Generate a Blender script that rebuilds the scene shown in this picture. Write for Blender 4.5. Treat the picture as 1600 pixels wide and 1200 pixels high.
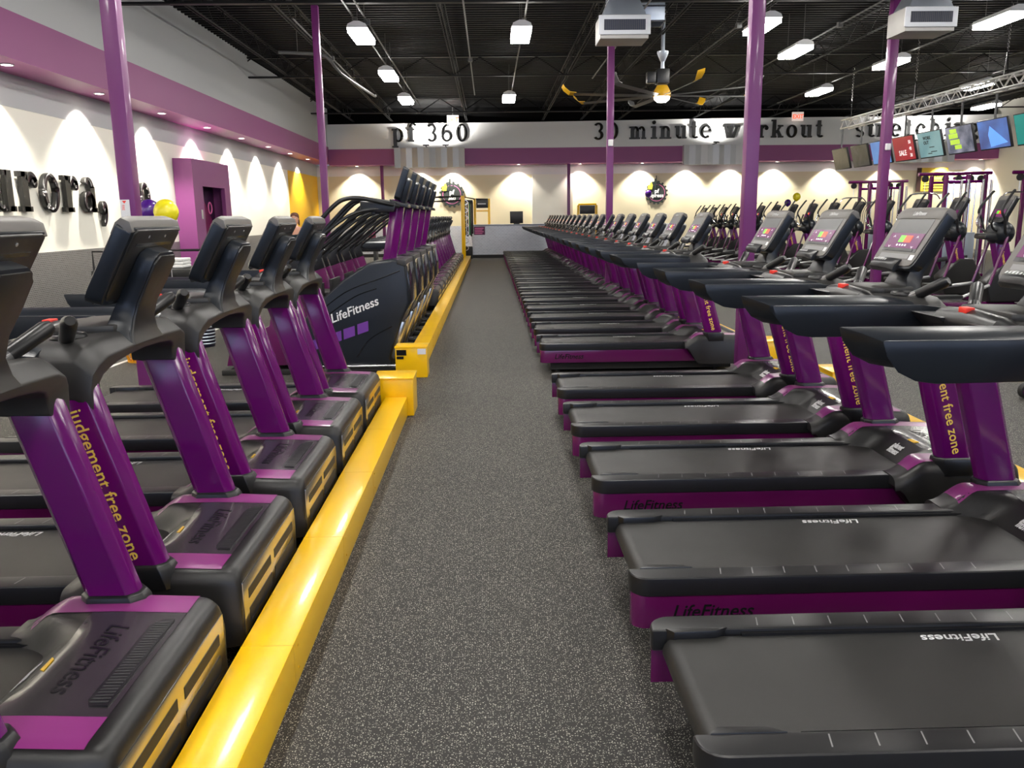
import bpy, bmesh, math, random
from mathutils import Vector, Matrix
random.seed(7)
for o in list(bpy.data.objects): bpy.data.objects.remove(o)
C = bpy.context.scene.collection
PI = math.pi
sin, cos, R = math.sin, math.cos, math.radians

# ------------------------------------------------------------------ camera
F = 1294.0; CAMH = 1.7
roll = R(0.7)
_x, _y = 765.0-800, 338.0-600
vx = 800+(cos(roll)*_x - sin(roll)*_y); vy = 600+(sin(roll)*_x + cos(roll)*_y)
pitch = math.atan((600-vy)/F); psi = math.atan((800-vx)/F*cos(pitch))
fw = Vector((sin(psi)*cos(pitch), cos(psi)*cos(pitch), -sin(pitch)))
rt = Vector((cos(psi), -sin(psi), 0)); up = rt.cross(fw)
right = rt*cos(roll) - up*sin(roll); upv = rt*sin(roll) + up*cos(roll)
cd = bpy.data.cameras.new('camera'); cam = bpy.data.objects.new('camera', cd); C.objects.link(cam)
cd.sensor_width = 36; cd.lens = 36*F/1600; cd.clip_start = 0.05; cd.clip_end = 200
M = Matrix((right, upv, -fw)).transposed().to_4x4(); M.translation = Vector((0, 0, CAMH))
cam.matrix_world = M
bpy.context.scene.camera = cam

# ------------------------------------------------------------------ world, exposure
w = bpy.data.worlds.new('world'); bpy.context.scene.world = w; w.use_nodes = True
w.node_tree.nodes['Background'].inputs[0].default_value = (0.75, 0.82, 1.0, 1)
w.node_tree.nodes['Background'].inputs[1].default_value = 0.25
vs = bpy.context.scene.view_settings
vs.view_transform = 'Standard'; vs.look = 'None'; vs.gamma = 1; vs.use_curve_mapping = False
vs.exposure = 0.0
LAMP = 62.0       # radiance of the high-bay lenses
SPOT = 640.0      # watts of each soffit downlight

# ------------------------------------------------------------------ materials
MATS = {}
def srgb(r, g, b):
    f = lambda c: (c/255/12.92) if c/255 <= 0.04045 else ((c/255+0.055)/1.055)**2.4
    return (f(r), f(g), f(b), 1)
def mat(name, col, rough=0.5, metal=0.0, coat=0.0, emit=0.0, ecol=None, spec=0.5, noise=0.0, nscale=30, bump=0.0, bscale=200):
    m = bpy.data.materials.new(name); m.use_nodes = True
    nt = m.node_tree; b = nt.nodes['Principled BSDF']
    b.inputs['Base Color'].default_value = col
    b.inputs['Roughness'].default_value = rough; b.inputs['Metallic'].default_value = metal
    b.inputs['Coat Weight'].default_value = coat; b.inputs['Coat Roughness'].default_value = 0.08
    b.inputs['Specular IOR Level'].default_value = spec
    if emit:
        b.inputs['Emission Color'].default_value = ecol or col
        b.inputs['Emission Strength'].default_value = emit
    if noise or bump:
        tc = nt.nodes.new('ShaderNodeTexCoord')
        if noise:
            n = nt.nodes.new('ShaderNodeTexNoise'); n.inputs['Scale'].default_value = nscale; n.inputs['Detail'].default_value = 4
            nt.links.new(tc.outputs['Object'], n.inputs['Vector'])
            mr = nt.nodes.new('ShaderNodeMapRange'); mr.inputs[3].default_value = max(0.02, rough-noise); mr.inputs[4].default_value = rough+noise
            nt.links.new(n.outputs['Fac'], mr.inputs[0]); nt.links.new(mr.outputs[0], b.inputs['Roughness'])
        if bump:
            n2 = nt.nodes.new('ShaderNodeTexNoise'); n2.inputs['Scale'].default_value = bscale
            nt.links.new(tc.outputs['Object'], n2.inputs['Vector'])
            bp = nt.nodes.new('ShaderNodeBump'); bp.inputs['Strength'].default_value = bump; bp.inputs['Distance'].default_value = 0.002
            nt.links.new(n2.outputs['Fac'], bp.inputs['Height']); nt.links.new(bp.outputs[0], b.inputs['Normal'])
    MATS[name] = m
    return m
BLACK = mat('black_plastic', (0.010, 0.010, 0.011, 1), 0.34, noise=0.05)
SATIN = mat('satin_black_shell', (0.014, 0.0135, 0.0135, 1), 0.36, noise=0.05, bump=0.15, bscale=900)
GLOSSB = mat('gloss_black', (0.01, 0.01, 0.011, 1), 0.12, coat=0.3)
DASH = mat('charcoal_dash', (0.028, 0.027, 0.026, 1), 0.46, bump=0.15, bscale=900)
BLK_BLUELIT = mat('black_shell_daylight_tint', (0.008, 0.011, 0.016, 1), 0.32, noise=0.05)  # black plastic; the blue of reflected daylight is tinted into its colour
FACE = mat('console_grey_face', (0.12, 0.11, 0.10, 1), 0.42)
PURP = mat('purple_gloss_paint', (0.13, 0.004, 0.125, 1), 0.13, spec=0.55)
PURPL = mat('purple_hood_stripe', (0.25, 0.035, 0.19, 1), 0.3, coat=0.3)
PURPS = mat('purple_side_panel', (0.115, 0.005, 0.08, 1), 0.25, coat=0.5)
BELT = mat('running_belt', (0.019, 0.0185, 0.0175, 1), 0.42, spec=0.42, noise=0.08, nscale=4, bump=0.4, bscale=700)
RAIL = mat('foot_rail', (0.014, 0.014, 0.015, 1), 0.32, bump=0.1, bscale=900)
TICK = mat('rail_marks', (0.25, 0.25, 0.25, 1), 0.5)
RUBBER = mat('rubber', (0.012, 0.012, 0.012, 1), 0.6)
CHROME = mat('chrome', (0.75, 0.75, 0.78, 1), 0.18, metal=1)
STEEL = mat('galvanised_steel', (0.5, 0.55, 0.62, 1), 0.35, metal=0.9, noise=0.12, nscale=8)
ALU = mat('aluminium_truss', (0.75, 0.75, 0.76, 1), 0.3, metal=0.8)
GRILLE = mat('front_grille', (0.45, 0.44, 0.42, 1), 0.2, metal=0.95)
GOLD = mat('gold_lettering', srgb(255, 212, 95), 0.5)
GOLD2 = mat('gold_trim', srgb(205, 160, 50), 0.35, metal=0.4)
WHITE = mat('white_lettering', (0.8, 0.8, 0.8, 1), 0.4)
SILVER = mat('silver_lettering', (0.45, 0.45, 0.45, 1), 0.35, metal=0.5)
YEL = mat('yellow_powder_coat', srgb(255, 200, 0), 0.28, coat=0.25)
RED = mat('red_stop', srgb(240, 60, 45), 0.4)
DARKT = mat('dark_logo', (0.008, 0.008, 0.01, 1), 0.25)
SCRU = mat('screen_upper', (0.035, 0.035, 0.038, 1), 0.32)
SCRP = mat('screen_purple', srgb(90, 35, 80), 0.25, emit=0.4, ecol=srgb(125, 50, 110))
SCRG = mat('screen_green', srgb(110, 220, 60), 0.3, emit=0.6, ecol=srgb(110, 220, 60))
SCRR = mat('screen_red', srgb(240, 80, 50), 0.3, emit=0.6, ecol=srgb(240, 80, 50))
SCRW = mat('screen_icons', (0.9, 0.9, 0.9, 1), 0.3, emit=0.8, ecol=(0.9, 0.8, 0.9, 1))
CREAM = mat('cream_wall_paint', srgb(250, 247, 234), 0.7, bump=0.1, bscale=60)
BEIGE = mat('beige_wall_paint', srgb(226, 217, 186), 0.7, bump=0.1, bscale=60)
GREYW = mat('pale_grey_wall_paint', srgb(188, 190, 192), 0.7, bump=0.1, bscale=60)
WHITEW = mat('white_bulkhead_paint', srgb(240, 240, 238), 0.7, bump=0.1, bscale=60)
PW = mat('purple_wall_paint', srgb(148, 76, 130), 0.5)
PCOL = mat('purple_column_paint', srgb(112, 38, 106), 0.38, coat=0.2)
CEIL = mat('black_ceiling', (0.002, 0.002, 0.0022, 1), 0.9, spec=0.15)
JOIST = mat('black_joist', (0.006, 0.006, 0.0065, 1), 0.6, spec=0.3)
CONDUIT = mat('grey_conduit', (0.09, 0.09, 0.09, 1), 0.5)
LETTER = mat('black_sign_letter', (0.012, 0.012, 0.012, 1), 0.35)
LENS = mat('lamp_lens', (1, 1, 1, 1), 0.5, emit=LAMP, ecol=(1.0, 0.965, 0.91, 1))
DLENS = mat('downlight_lens', (1, 1, 1, 1), 0.5, emit=30, ecol=(1.0, 0.9, 0.74, 1))
FANY = mat('fan_yellow', srgb(215, 165, 30), 0.4)
PANEL = mat('silver_wave_panel', (0.55, 0.56, 0.58, 1), 0.4, metal=0.3)
SKIN = mat('skin', srgb(214, 160, 135), 0.5)
HAIR = mat('brown_hair', srgb(96, 58, 40), 0.6)
TEAL = mat('dark_teal_cloth', srgb(22, 42, 50), 0.8)
TOWEL = mat('white_towel', (0.8, 0.8, 0.78, 1), 0.9, bump=0.4, bscale=80)
BALP = mat('purple_balloon', srgb(75, 30, 130), 0.25, coat=0.3)
BALY = mat('yellow_balloon', srgb(245, 230, 40), 0.25, coat=0.3)
MARKER = mat('white_tape', (0.7, 0.7, 0.68, 1), 0.5)
YWALL = mat('yellow_wall_paint', srgb(244, 190, 20), 0.6)
GREEN = mat('green_band', srgb(20, 120, 70), 0.5)
PINKS = mat('pink_sign_text', srgb(225, 110, 170), 0.5)
NAVYB = mat('navy_mesh_bin', srgb(20, 20, 40), 0.5)

def floor_mat():
    m = bpy.data.materials.new('speckled_rubber_floor'); m.use_nodes = True
    nt = m.node_tree; b = nt.nodes['Principled BSDF']; N = nt.nodes.new; L = nt.links.new
    g = N('ShaderNodeNewGeometry')
    def specks(scale, keep, r, seedoff):
        mp = N('ShaderNodeMapping'); mp.inputs['Location'].default_value = (seedoff, seedoff*1.3, 0)
        L(g.outputs['Position'], mp.inputs['Vector'])
        v = N('ShaderNodeTexVoronoi'); v.voronoi_dimensions = '2D'; v.inputs['Scale'].default_value = scale
        L(mp.outputs[0], v.inputs['Vector'])
        sx = N('ShaderNodeSeparateColor'); L(v.outputs['Color'], sx.inputs[0])
        c1 = N('ShaderNodeMath'); c1.operation = 'LESS_THAN'; c1.inputs[1].default_value = keep; L(sx.outputs[0], c1.inputs[0])
        mr = N('ShaderNodeMapRange'); mr.inputs[1].default_value = 0; mr.inputs[2].default_value = 1; mr.inputs[3].default_value = r*0.5; mr.inputs[4].default_value = r
        L(sx.outputs[1], mr.inputs[0])
        c2 = N('ShaderNodeMath'); c2.operation = 'LESS_THAN'; L(v.outputs['Distance'], c2.inputs[0]); L(mr.outputs[0], c2.inputs[1])
        mu = N('ShaderNodeMath'); mu.operation = 'MULTIPLY'; L(c1.outputs[0], mu.inputs[0]); L(c2.outputs[0], mu.inputs[1])
        return mu.outputs[0]
    a = specks(110, 0.26, 0.27, 0); c = specks(230, 0.20, 0.36, 7.3)
    mx = N('ShaderNodeMath'); mx.operation = 'MAXIMUM'; L(a, mx.inputs[0]); L(c, mx.inputs[1])
    n = N('ShaderNodeTexNoise'); n.inputs['Scale'].default_value = 1.1; n.inputs['Detail'].default_value = 5; L(g.outputs['Position'], n.inputs['Vector'])
    cr = N('ShaderNodeMix'); cr.data_type = 'RGBA'
    cr.inputs[6].default_value = (0.0115, 0.011, 0.0098, 1); cr.inputs[7].default_value = (0.024, 0.0225, 0.0195, 1)
    L(n.outputs['Fac'], cr.inputs[0])
    mix = N('ShaderNodeMix'); mix.data_type = 'RGBA'; L(mx.outputs[0], mix.inputs[0]); L(cr.outputs[2], mix.inputs[6])
    mix.inputs[7].default_value = (0.50, 0.48, 0.41, 1)
    # roll seams every 1.22 m
    sep = N('ShaderNodeSeparateXYZ'); L(g.outputs['Position'], sep.inputs[0])
    outs = []
    for ax, per, off in ((1, 1.83, 0.3), (0, 1.22, 0.58)):
        ad = N('ShaderNodeMath'); ad.operation = 'ADD'; ad.inputs[1].default_value = 100*per+off; L(sep.outputs[ax], ad.inputs[0])
        md = N('ShaderNodeMath'); md.operation = 'MODULO'; md.inputs[1].default_value = per; L(ad.outputs[0], md.inputs[0])
        lt = N('ShaderNodeMath'); lt.operation = 'LESS_THAN'; lt.inputs[1].default_value = 0.005; L(md.outputs[0], lt.inputs[0]); outs.append(lt.outputs[0])
    sm = N('ShaderNodeMath'); sm.operation = 'MAXIMUM'; L(outs[0], sm.inputs[0]); L(outs[1], sm.inputs[1])
    hf = N('ShaderNodeMath'); hf.operation = 'MULTIPLY'; hf.inputs[1].default_value = 0.6; L(sm.outputs[0], hf.inputs[0])
    m2 = N('ShaderNodeMix'); m2.data_type = 'RGBA'; L(hf.outputs[0], m2.inputs[0]); L(mix.outputs[2], m2.inputs[6]); m2.inputs[7].default_value = (0.012, 0.012, 0.012, 1)
    L(m2.outputs[2], b.inputs['Base Color'])
    b.inputs['Roughness'].default_value = 0.62; b.inputs['Specular IOR Level'].default_value = 0.38
    n3 = N('ShaderNodeTexNoise'); n3.inputs['Scale'].default_value = 300; L(g.outputs['Position'], n3.inputs['Vector'])
    bp = N('ShaderNodeBump'); bp.inputs['Strength'].default_value = 0.35; bp.inputs['Distance'].default_value = 0.002
    L(n3.outputs['Fac'], bp.inputs['Height']); L(bp.outputs[0], b.inputs['Normal'])
    return m
FLOOR = floor_mat()

def weave_mat(name, c1, c2, cm, metal, rough, scale):
    m = bpy.data.materials.new(name); m.use_nodes = True
    nt = m.node_tree; b = nt.nodes['Principled BSDF']; N = nt.nodes.new; L = nt.links.new
    g = N('ShaderNodeTexCoord')
    mp = N('ShaderNodeMapping'); mp.inputs['Rotation'].default_value = (R(90), 0, 0)
    sx = N('ShaderNodeSeparateXYZ'); L(g.outputs['Object'], sx.inputs[0])
    ad = N('ShaderNodeMath'); ad.operation = 'ADD'; L(sx.outputs[0], ad.inputs[0]); L(sx.outputs[1], ad.inputs[1])
    cx = N('ShaderNodeCombineXYZ'); L(ad.outputs[0], cx.inputs[0]); L(sx.outputs[2], cx.inputs[1])
    br = N('ShaderNodeTexBrick'); br.inputs['Scale'].default_value = scale
    br.inputs['Color1'].default_value = c1; br.inputs['Color2'].default_value = c2; br.inputs['Mortar'].default_value = cm
    br.inputs['Mortar Size'].default_value = 0.035; br.inputs['Brick Width'].default_value = 0.6; br.inputs['Row Height'].default_value = 0.28
    L(cx.outputs[0], br.inputs['Vector']); L(br.outputs['Color'], b.inputs['Base Color'])
    b.inputs['Metallic'].default_value = metal; b.inputs['Roughness'].default_value = rough
    return m
WAINS = weave_mat('woven_metal_wainscot', (0.15, 0.145, 0.14, 1), (0.20, 0.195, 0.19, 1), (0.36, 0.35, 0.34, 1), 0.3, 0.4, 9)
COUNTM = weave_mat('stamped_metal_counter', (0.52, 0.55, 0.62, 1), (0.60, 0.63, 0.70, 1), (0.70, 0.72, 0.78, 1), 0.2, 0.35, 4.5)

# ------------------------------------------------------------------ mesh helpers
def nb(): return bmesh.new()
def box(bm, x0, x1, y0, y1, z0, z1):
    v = [bm.verts.new(p) for p in ((x0,y0,z0),(x1,y0,z0),(x1,y1,z0),(x0,y1,z0),(x0,y0,z1),(x1,y0,z1),(x1,y1,z1),(x0,y1,z1))]
    for f in ((3,2,1,0),(4,5,6,7),(0,1,5,4),(1,2,6,5),(2,3,7,6),(3,0,4,7)): bm.faces.new([v[i] for i in f])
    return v
def prism(bm, pts, axis, a, b):
    """polygon pts extruded along axis 'x','y' or 'z' from a to b. pts are the other two coords in order (x,z),(y,z),(x,y)."""
    def P(p, t):
        if axis == 'y': return (p[0], t, p[1])
        if axis == 'x': return (t, p[0], p[1])
        return (p[0], p[1], t)
    A = [bm.verts.new(P(p, a)) for p in pts]; B = [bm.verts.new(P(p, b)) for p in pts]
    n = len(pts)
    bm.faces.new(A); bm.faces.new(B[::-1])
    for i in range(n): bm.faces.new((A[i], B[i], B[(i+1) % n], A[(i+1) % n]))
def loft(bm, rings, cap=True, close=False):
    V = [[bm.verts.new(p) for p in r] for r in rings]
    n = len(V[0]); m = len(V)
    for k in range(m if close else m-1):
        a, b = V[k], V[(k+1) % m]
        for i in range(n): bm.faces.new((a[i], a[(i+1) % n], b[(i+1) % n], b[i]))
    if cap and not close:
        bm.faces.new(V[0][::-1]); bm.faces.new(V[-1])
def tube(bm, pts, r, seg=10, closed=False, rs=None):
    pts = [Vector(p) for p in pts]; n = len(pts); rings = []
    ref = None
    for i, p in enumerate(pts):
        if closed: t = (pts[(i+1) % n]-pts[i-1])
        else: t = pts[min(i+1, n-1)]-pts[max(i-1, 0)]
        t.normalize()
        if ref is None:
            ref = Vector((0, 0, 1)) if abs(t.z) < 0.9 else Vector((1, 0, 0))
            ref = (ref - t*ref.dot(t)).normalized()
        else:
            ref = (ref - t*ref.dot(t)).normalized()
        s = t.cross(ref); rr = rs[i] if rs else r
        rings.append([p + (ref*cos(2*PI*k/seg)+s*sin(2*PI*k/seg))*rr for k in range(seg)])
    loft(bm, rings, cap=not closed, close=closed)
def lathe(bm, prof, cx=0, cy=0, cz=0, seg=24, axis='z'):
    rings = []
    for r, z in prof:
        r = max(r, 1e-4)
        ring = []
        for k in range(seg):
            a = 2*PI*k/seg
            if axis == 'z': ring.append((cx+r*cos(a), cy+r*sin(a), cz+z))
            elif axis == 'y': ring.append((cx+r*cos(a), cy+z, cz-r*sin(a)))
            else: ring.append((cx+z, cy+r*cos(a), cz+r*sin(a)))
        rings.append(ring)
    loft(bm, rings)
def smoothcurve(pts, n=6):
    """Catmull-Rom through pts"""
    pts = [Vector(p) for p in pts]; out = []
    for i in range(len(pts)-1):
        p0 = pts[max(i-1, 0)]; p1 = pts[i]; p2 = pts[i+1]; p3 = pts[min(i+2, len(pts)-1)]
        for k in range(n):
            t = k/n
            out.append(0.5*((2*p1)+(-p0+p2)*t+(2*p0-5*p1+4*p2-p3)*t*t+(-p0+3*p1-3*p2+p3)*t*t*t))
    out.append(pts[-1]); return out
def finish(bm, name, bev=0.0, seg=2, sharp=32):
    bmesh.ops.remove_doubles(bm, verts=bm.verts, dist=1e-5)
    bmesh.ops.recalc_face_normals(bm, faces=bm.faces)
    if bev:
        es = [e for e in bm.edges if len(e.link_faces) == 2 and e.calc_face_angle(0) > R(28)]
        bmesh.ops.bevel(bm, geom=es, offset=bev, segments=seg, affect='EDGES', profile=0.6, clamp_overlap=True)
    for e in bm.edges:
        e.smooth = not (len(e.link_faces) == 2 and e.calc_face_angle(0) > R(sharp))
    for f in bm.faces: f.smooth = True
    me = bpy.data.meshes.new(name); bm.to_mesh(me); bm.free(); return me
def obj(name, bm, m, parent=None, bev=0.0, seg=2, sharp=32, loc=None, rot=None):
    me = finish(bm, name, bev, seg, sharp) if isinstance(bm, bmesh.types.BMesh) else bm
    me.materials.append(m) if len(me.materials) == 0 else None
    o = bpy.data.objects.new(name, me); C.objects.link(o)
    if parent: o.parent = parent
    if loc: o.location = loc
    if rot: o.rotation_euler = rot
    return o
def tag(o, label, cat, group=None, kind=None):
    if label: o['label'] = label
    if cat: o['category'] = cat
    if group: o['group'] = group
    if kind: o['kind'] = kind
    return o
def thing(name, label, cat, loc=(0, 0, 0), rotz=0, group=None):
    o = bpy.data.objects.new(name, None); C.objects.link(o); o.location = loc; o.rotation_euler = (0, 0, rotz)
    o.empty_display_size = 0.1
    return tag(o, label, cat, group)
def struct(name, bm, m, bev=0, label=None, cat=None, **k):
    o = obj(name, bm, m, bev=bev, **k); tag(o, label or name.replace('_', ' '), cat or name.split('_')[0], kind='structure'); return o
def kids(o): return [c for c in bpy.data.objects if c.parent == o]
TREE = {}
def copy_tree(o, parent=None):
    if o.name not in TREE: TREE[o.name] = kids(o)
    c = o.copy(); C.objects.link(c)
    if parent: c.parent = parent
    for ch in TREE[o.name]: copy_tree(ch, c)
    return c
def textmesh(s, size, depth=0.001, offset=0.0, shear=0.0, align='LEFT', space=1.0, sx=1.0):
    cu = bpy.data.curves.new('t', 'FONT'); cu.body = s; cu.size = size; cu.extrude = depth; cu.offset = offset; cu.shear = shear
    cu.align_x = align; cu.space_character = space; cu.resolution_u = 3
    o = bpy.data.objects.new('t', cu); C.objects.link(o)
    dg = bpy.context.evaluated_depsgraph_get(); dg.update()
    me = bpy.data.meshes.new_from_object(o.evaluated_get(dg)); bpy.data.objects.remove(o)
    me.materials.clear()
    if sx != 1.0: me.transform(Matrix.Diagonal((sx, 1, 1, 1)))
    return me
def place(me, o, xd, yd):
    """bake text: local x->xd, y->yd, origin o"""
    xd = Vector(xd).normalized(); yd = Vector(yd).normalized(); zd = xd.cross(yd)
    Mx = Matrix((xd, yd, zd)).transposed().to_4x4(); Mx.translation = Vector(o)
    me.transform(Mx); return me
def arc(cx, cy, r, a0, a1, n, ry=None):
    ry = r if ry is None else ry
    return [(cx+r*cos(R(a0+(a1-a0)*k/n)), cy+ry*sin(R(a0+(a1-a0)*k/n))) for k in range(n+1)]
def ss(a, b, x):
    t = max(0, min(1, (x-a)/(b-a))); return t*t*(3-2*t)

# ------------------------------------------------------------------ room shell
XL, XR, YB, YF, ZC = -7.4, 21.9, 36.9, -9.0, 6.2
b = nb(); box(b, XL-3, XR+1, YF-1, YB+3, -0.2, 0.0); struct('floor', b, FLOOR, label='speckled dark grey rubber gym floor')
b = nb(); box(b, XL-3, XR+1, YF-1, YB+3, ZC, ZC+0.2); struct('ceiling', b, CEIL, label='open black painted metal deck ceiling')
# left wall: lower cream part, wainscot, soffit, upper grey wall
b = nb(); box(b, XL-0.2, XL, YF, YB+0.5, 1.2, 3.45); wl = struct('wall_left', b, CREAM, label='cream left wall washed by soffit downlights')
b = nb(); box(b, XL-0.2, XL+0.012, YF, YB+0.5, 0.0, 1.2); o = obj('wainscot', b, WAINS, wl)
b = nb(); box(b, XL-0.2, XL+0.008, YF, YB+0.5, 3.45, 3.96); obj('upper_strip', b, GREYW, wl)
b = nb(); box(b, XL-0.2, XL+0.006, 31.6, YB, 1.2, 3.50); obj('yellow_panel', b, YWALL, wl)
b = nb(); box(b, XL-0.2, -6.66, YF, YB-0.2, 3.95, 4.6); struct('trim_1', b, PW, label='purple soffit band along the left wall')
b = nb(); box(b, XL-0.2, -6.70, YF, YB, 4.6, ZC); struct('trim_2', b, GREYW, label='pale grey upper wall above the left purple band')
# back bulkhead, slightly waved like the photo
def wave(x): return 0.10*sin(x*0.42+0.6)
def strip_y(x0, x1, n, yfun, z0fun, z1fun, th):
    b = nb(); rings = []
    for k in range(n+1):
        x = x0+(x1-x0)*k/n; y = yfun(x); rings.append([(x, y, z0fun(x)), (x, y+th, z0fun(x)), (x, y+th, z1fun(x)), (x, y, z1fun(x))])
    loft(b, rings); return b
yb = lambda x: 36.0+wave(x)
struct('trim_3', strip_y(-6.7, 21.7, 60, lambda x: yb(x)+0.0, lambda x: 4.5, lambda x: 5.5+0.006*(x+6.7), 0.85), WHITEW, label='white bulkhead band across the back carrying the area names')
struct('trim_4', strip_y(-6.66, 21.7, 60, lambda x: yb(x)-0.06, lambda x: 3.86, lambda x: 4.5, 0.95), PW, label='purple band under the white back bulkhead')
b = nb(); box(b, XL, XR, 36.3, 37.0, 5.45, ZC); struct('trim_5', b, CEIL, label='black wall above the back bulkhead')
b = nb(); box(b, XL, XR, YB, YB+0.2, 0, 3.45); wb = struct('wall_back', b, BEIGE, label='beige back wall behind the machines')
b = nb(); box(b, XL, XR, YB-0.01, YB+0.2, 3.45, 3.9); obj('upper_strip', b, WHITEW, wb)
b = nb(); box(b, 1.85, 3.6, YB-0.35, YB, 0, 3.44); obj('projecting_pier', b, CREAM, wb)
b = nb(); box(b, XL, 8.2, YB-0.02, YB, 0, 1.3); obj('wainscot', b, COUNTM, wb)
b = nb(); box(b, XR-0.2, XR, YF, YB, 0, ZC); struct('wall_right', b, CREAM, label='cream right wall at the far corner')
b = nb()
box(b, XL-0.2, XR, YF-0.2, YF, 0, 0.6); box(b, XL-0.2, XR, YF-0.2, YF, 3.6, ZC)
for xx in (XL-0.2, -4.6, -1.4, 1.8, 5.0, 8.2, 11.4, 14.6): box(b, xx, xx+(0.3 if xx > -7 else 0.2), YF-0.2, YF, 0.6, 3.6)
box(b, 14.6, XR, YF-0.2, YF, 0.6, 3.6)
DAY = mat('daylight_glass', (0.8, 0.9, 1, 1), 0.1, emit=2.4, ecol=(0.42, 0.58, 1.0, 1))
for k, xx in enumerate((-7.4, -4.3, -1.1, 2.1, 5.3, 8.5, 11.7)):
    b2 = nb(); box(b2, xx, xx+2.9 if k else -4.6, YF-0.12, YF-0.1, 0.6, 3.6); struct('window_%d' % (k+1), b2, DAY, label='daylit shop window behind the photographer')
struct('wall_front', b, GREYW, label='wall behind the photographer')
b = nb(); box(b, XL, 8.0, YB-0.05, YB-0.02, 0, 0.14); struct('baseboard_back', b, RUBBER, label='black baseboard of the back wall')
b = nb(); box(b, -7.385, -7.35, YF, YB, 0, 0.12); struct('baseboard_left', b, RUBBER, label='black baseboard of the left wall')
# white tape line on the floor left
b = nb()
for (x0, y0, x1, y1) in ((-4.75, 6.0, -4.35, 13.2),):
    prism(b, [(x0-0.03, y0), (x0+0.03, y0), (x1+0.03, y1), (x1-0.03, y1)], 'z', 0.0, 0.004)
struct('trim_6', b, MARKER, label='white line on the floor left of the treadmills')
# ceiling joists (open web) along Y and girders across X
n = 7
def joist(x, y0, y1, z, idx):
    b = nb()
    for dz in (0, 0.42):
        for dx in (-0.03, 0.03): box(b, x+dx-0.012, x+dx+0.012, y0, y1, z+dz, z+dz+0.03)
    y = y0; k = 0
    while y < y1-0.6:
        za, zb = (z+0.02, z+0.42) if k % 2 == 0 else (z+0.42, z+0.02)
        tube(b, [(x, y, za), (x, y+0.6, zb)], 0.01, 4); y += 0.6; k += 1
    struct('trim_%d' % idx, b, JOIST, label='black open web ceiling joist')
for i, x in enumerate([-5.6, -4.0, -0.9, 2.3, 3.9, 5.5, 8.6, 11.8, 15, 18]):
    joist(x, 4.0, 36.2, 5.62, n); n += 1
for i, y in enumerate([8.15, 16.45, 24.7, 33.0]):
    b = nb()
    box(b, XL, XR, y-0.06, y+0.06, 5.58, 5.62); box(b, XL, XR, y-0.06, y+0.06, 6.1, 6.14)
    x = XL; k = 0
    while x < XR-0.8:
        za, zb = (5.6, 6.1) if k % 2 == 0 else (6.1, 5.6)
        tube(b, [(x, y, za), (x+0.8, y, zb)], 0.018, 4); x += 0.8; k += 1
    struct('trim_%d' % n, b, JOIST, label='black ceiling girder across the room'); n += 1
b = nb()
for k in range(150):
    y = 4+k*0.22; box(b, XL, XR, y, y+0.07, ZC-0.035, ZC+0.0)
struct('trim_%d' % n, b, JOIST, label='ribs of the black metal deck'); n += 1
# conduits near ceiling
for (x, y0, y1, z) in [(-2.35, 5, 30, 5.5), (-2.6, 5, 30, 5.55), (-3.7, 17, 25, 5.45), (0.75, 5, 30, 5.5), (5.2, 6, 30, 5.5), (7.3, 6, 30, 5.5), (10.1, 6, 30, 5.45), (-0.4, 15, 27, 5.4), (2.9, 14, 24, 5.4), (14.3, 12, 30, 5.5)]:
    b = nb(); tube(b, [(x, y0, z), (x, y1, z)], 0.018, 6); box(b, x-0.05, x+0.05, (y0+y1)/2, (y0+y1)/2+0.1, z-0.06, z+0.04)
    o = obj('ceiling_conduit', b, CONDUIT); tag(o, 'thin grey conduit running under the black ceiling deck', 'conduit', 'conduits under the ceiling', 'structure')
b = nb(); tube(b, [(-4.2, 19.6, 5.3), (-4.2, 19.6, 6.19)], 0.01, 5); tube(b, smoothcurve([(-4.6, 19.5, 5.3), (-4.2, 19.6, 5.3), (-3.6, 19.7, 5.25), (-3.4, 20.4, 5.0), (-3.1, 23.5, 4.95), (-3.05, 23.7, 4.95)], 3), 0.035, 8)
tag(obj('sprinkler_pipe', b, CONDUIT), 'bent grey pipe hanging under the ceiling at the left', 'pipe')

# ------------------------------------------------------------------ columns
def column(x, y, label, w=0.125, sticker=None, outlet=None, top=5.58):
    t = thing('steel_column', label, 'column', (x, y, 0), 0, 'purple support columns')
    b = nb(); box(b, -w/2, w/2, -w/2, w/2, 0.012, top); obj('shaft', b, PCOL, t, bev=0.008)
    b = nb(); box(b, -0.15, 0.15, -0.15, 0.15, 0, 0.015); obj('base_plate', b, PCOL, t, bev=0.003)
    if sticker:
        b = nb(); box(b, -w/2+0.005, 0.02, -w/2-0.006, -w/2-0.001, sticker, sticker+0.17)
        s = obj('red_tag', b, WHITE, t)
        me = place(textmesh('FIRE', 0.035, 0.0008, sx=0.8), (-w/2+0.02, -w/2-0.0075, sticker+0.125), (0, 0, -1), (1, 0, 0)); obj('lettering', me, RED, s)
        b = nb(); prism(b, [(-0.045, sticker+0.16), (-0.005, sticker+0.16), (-0.025, sticker+0.135)], 'y', -w/2-0.009, -w/2-0.0065); obj('arrow', b, RED, s)
    if outlet:
        b = nb(); box(b, -0.045, 0.045, -w/2-0.06, -w/2-0.001, outlet, outlet+0.12); obj('alarm_box', b, WHITE, t, bev=0.01)
    return t
column(-3.325, 7.95, 'nearest purple steel column, rising behind the left treadmills, red and white tag on it', 0.14, sticker=1.72)
column(-3.19, 16.6, 'purple steel column by the yellow wall, behind the stair climber handrails')
column(-4.54, 36.4, 'thin distant purple column showing between the stair climber rails', top=3.86)
column(2.48, 8.05, 'wide lilac-lit purple column rising from the near right treadmill row', 0.125)
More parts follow.
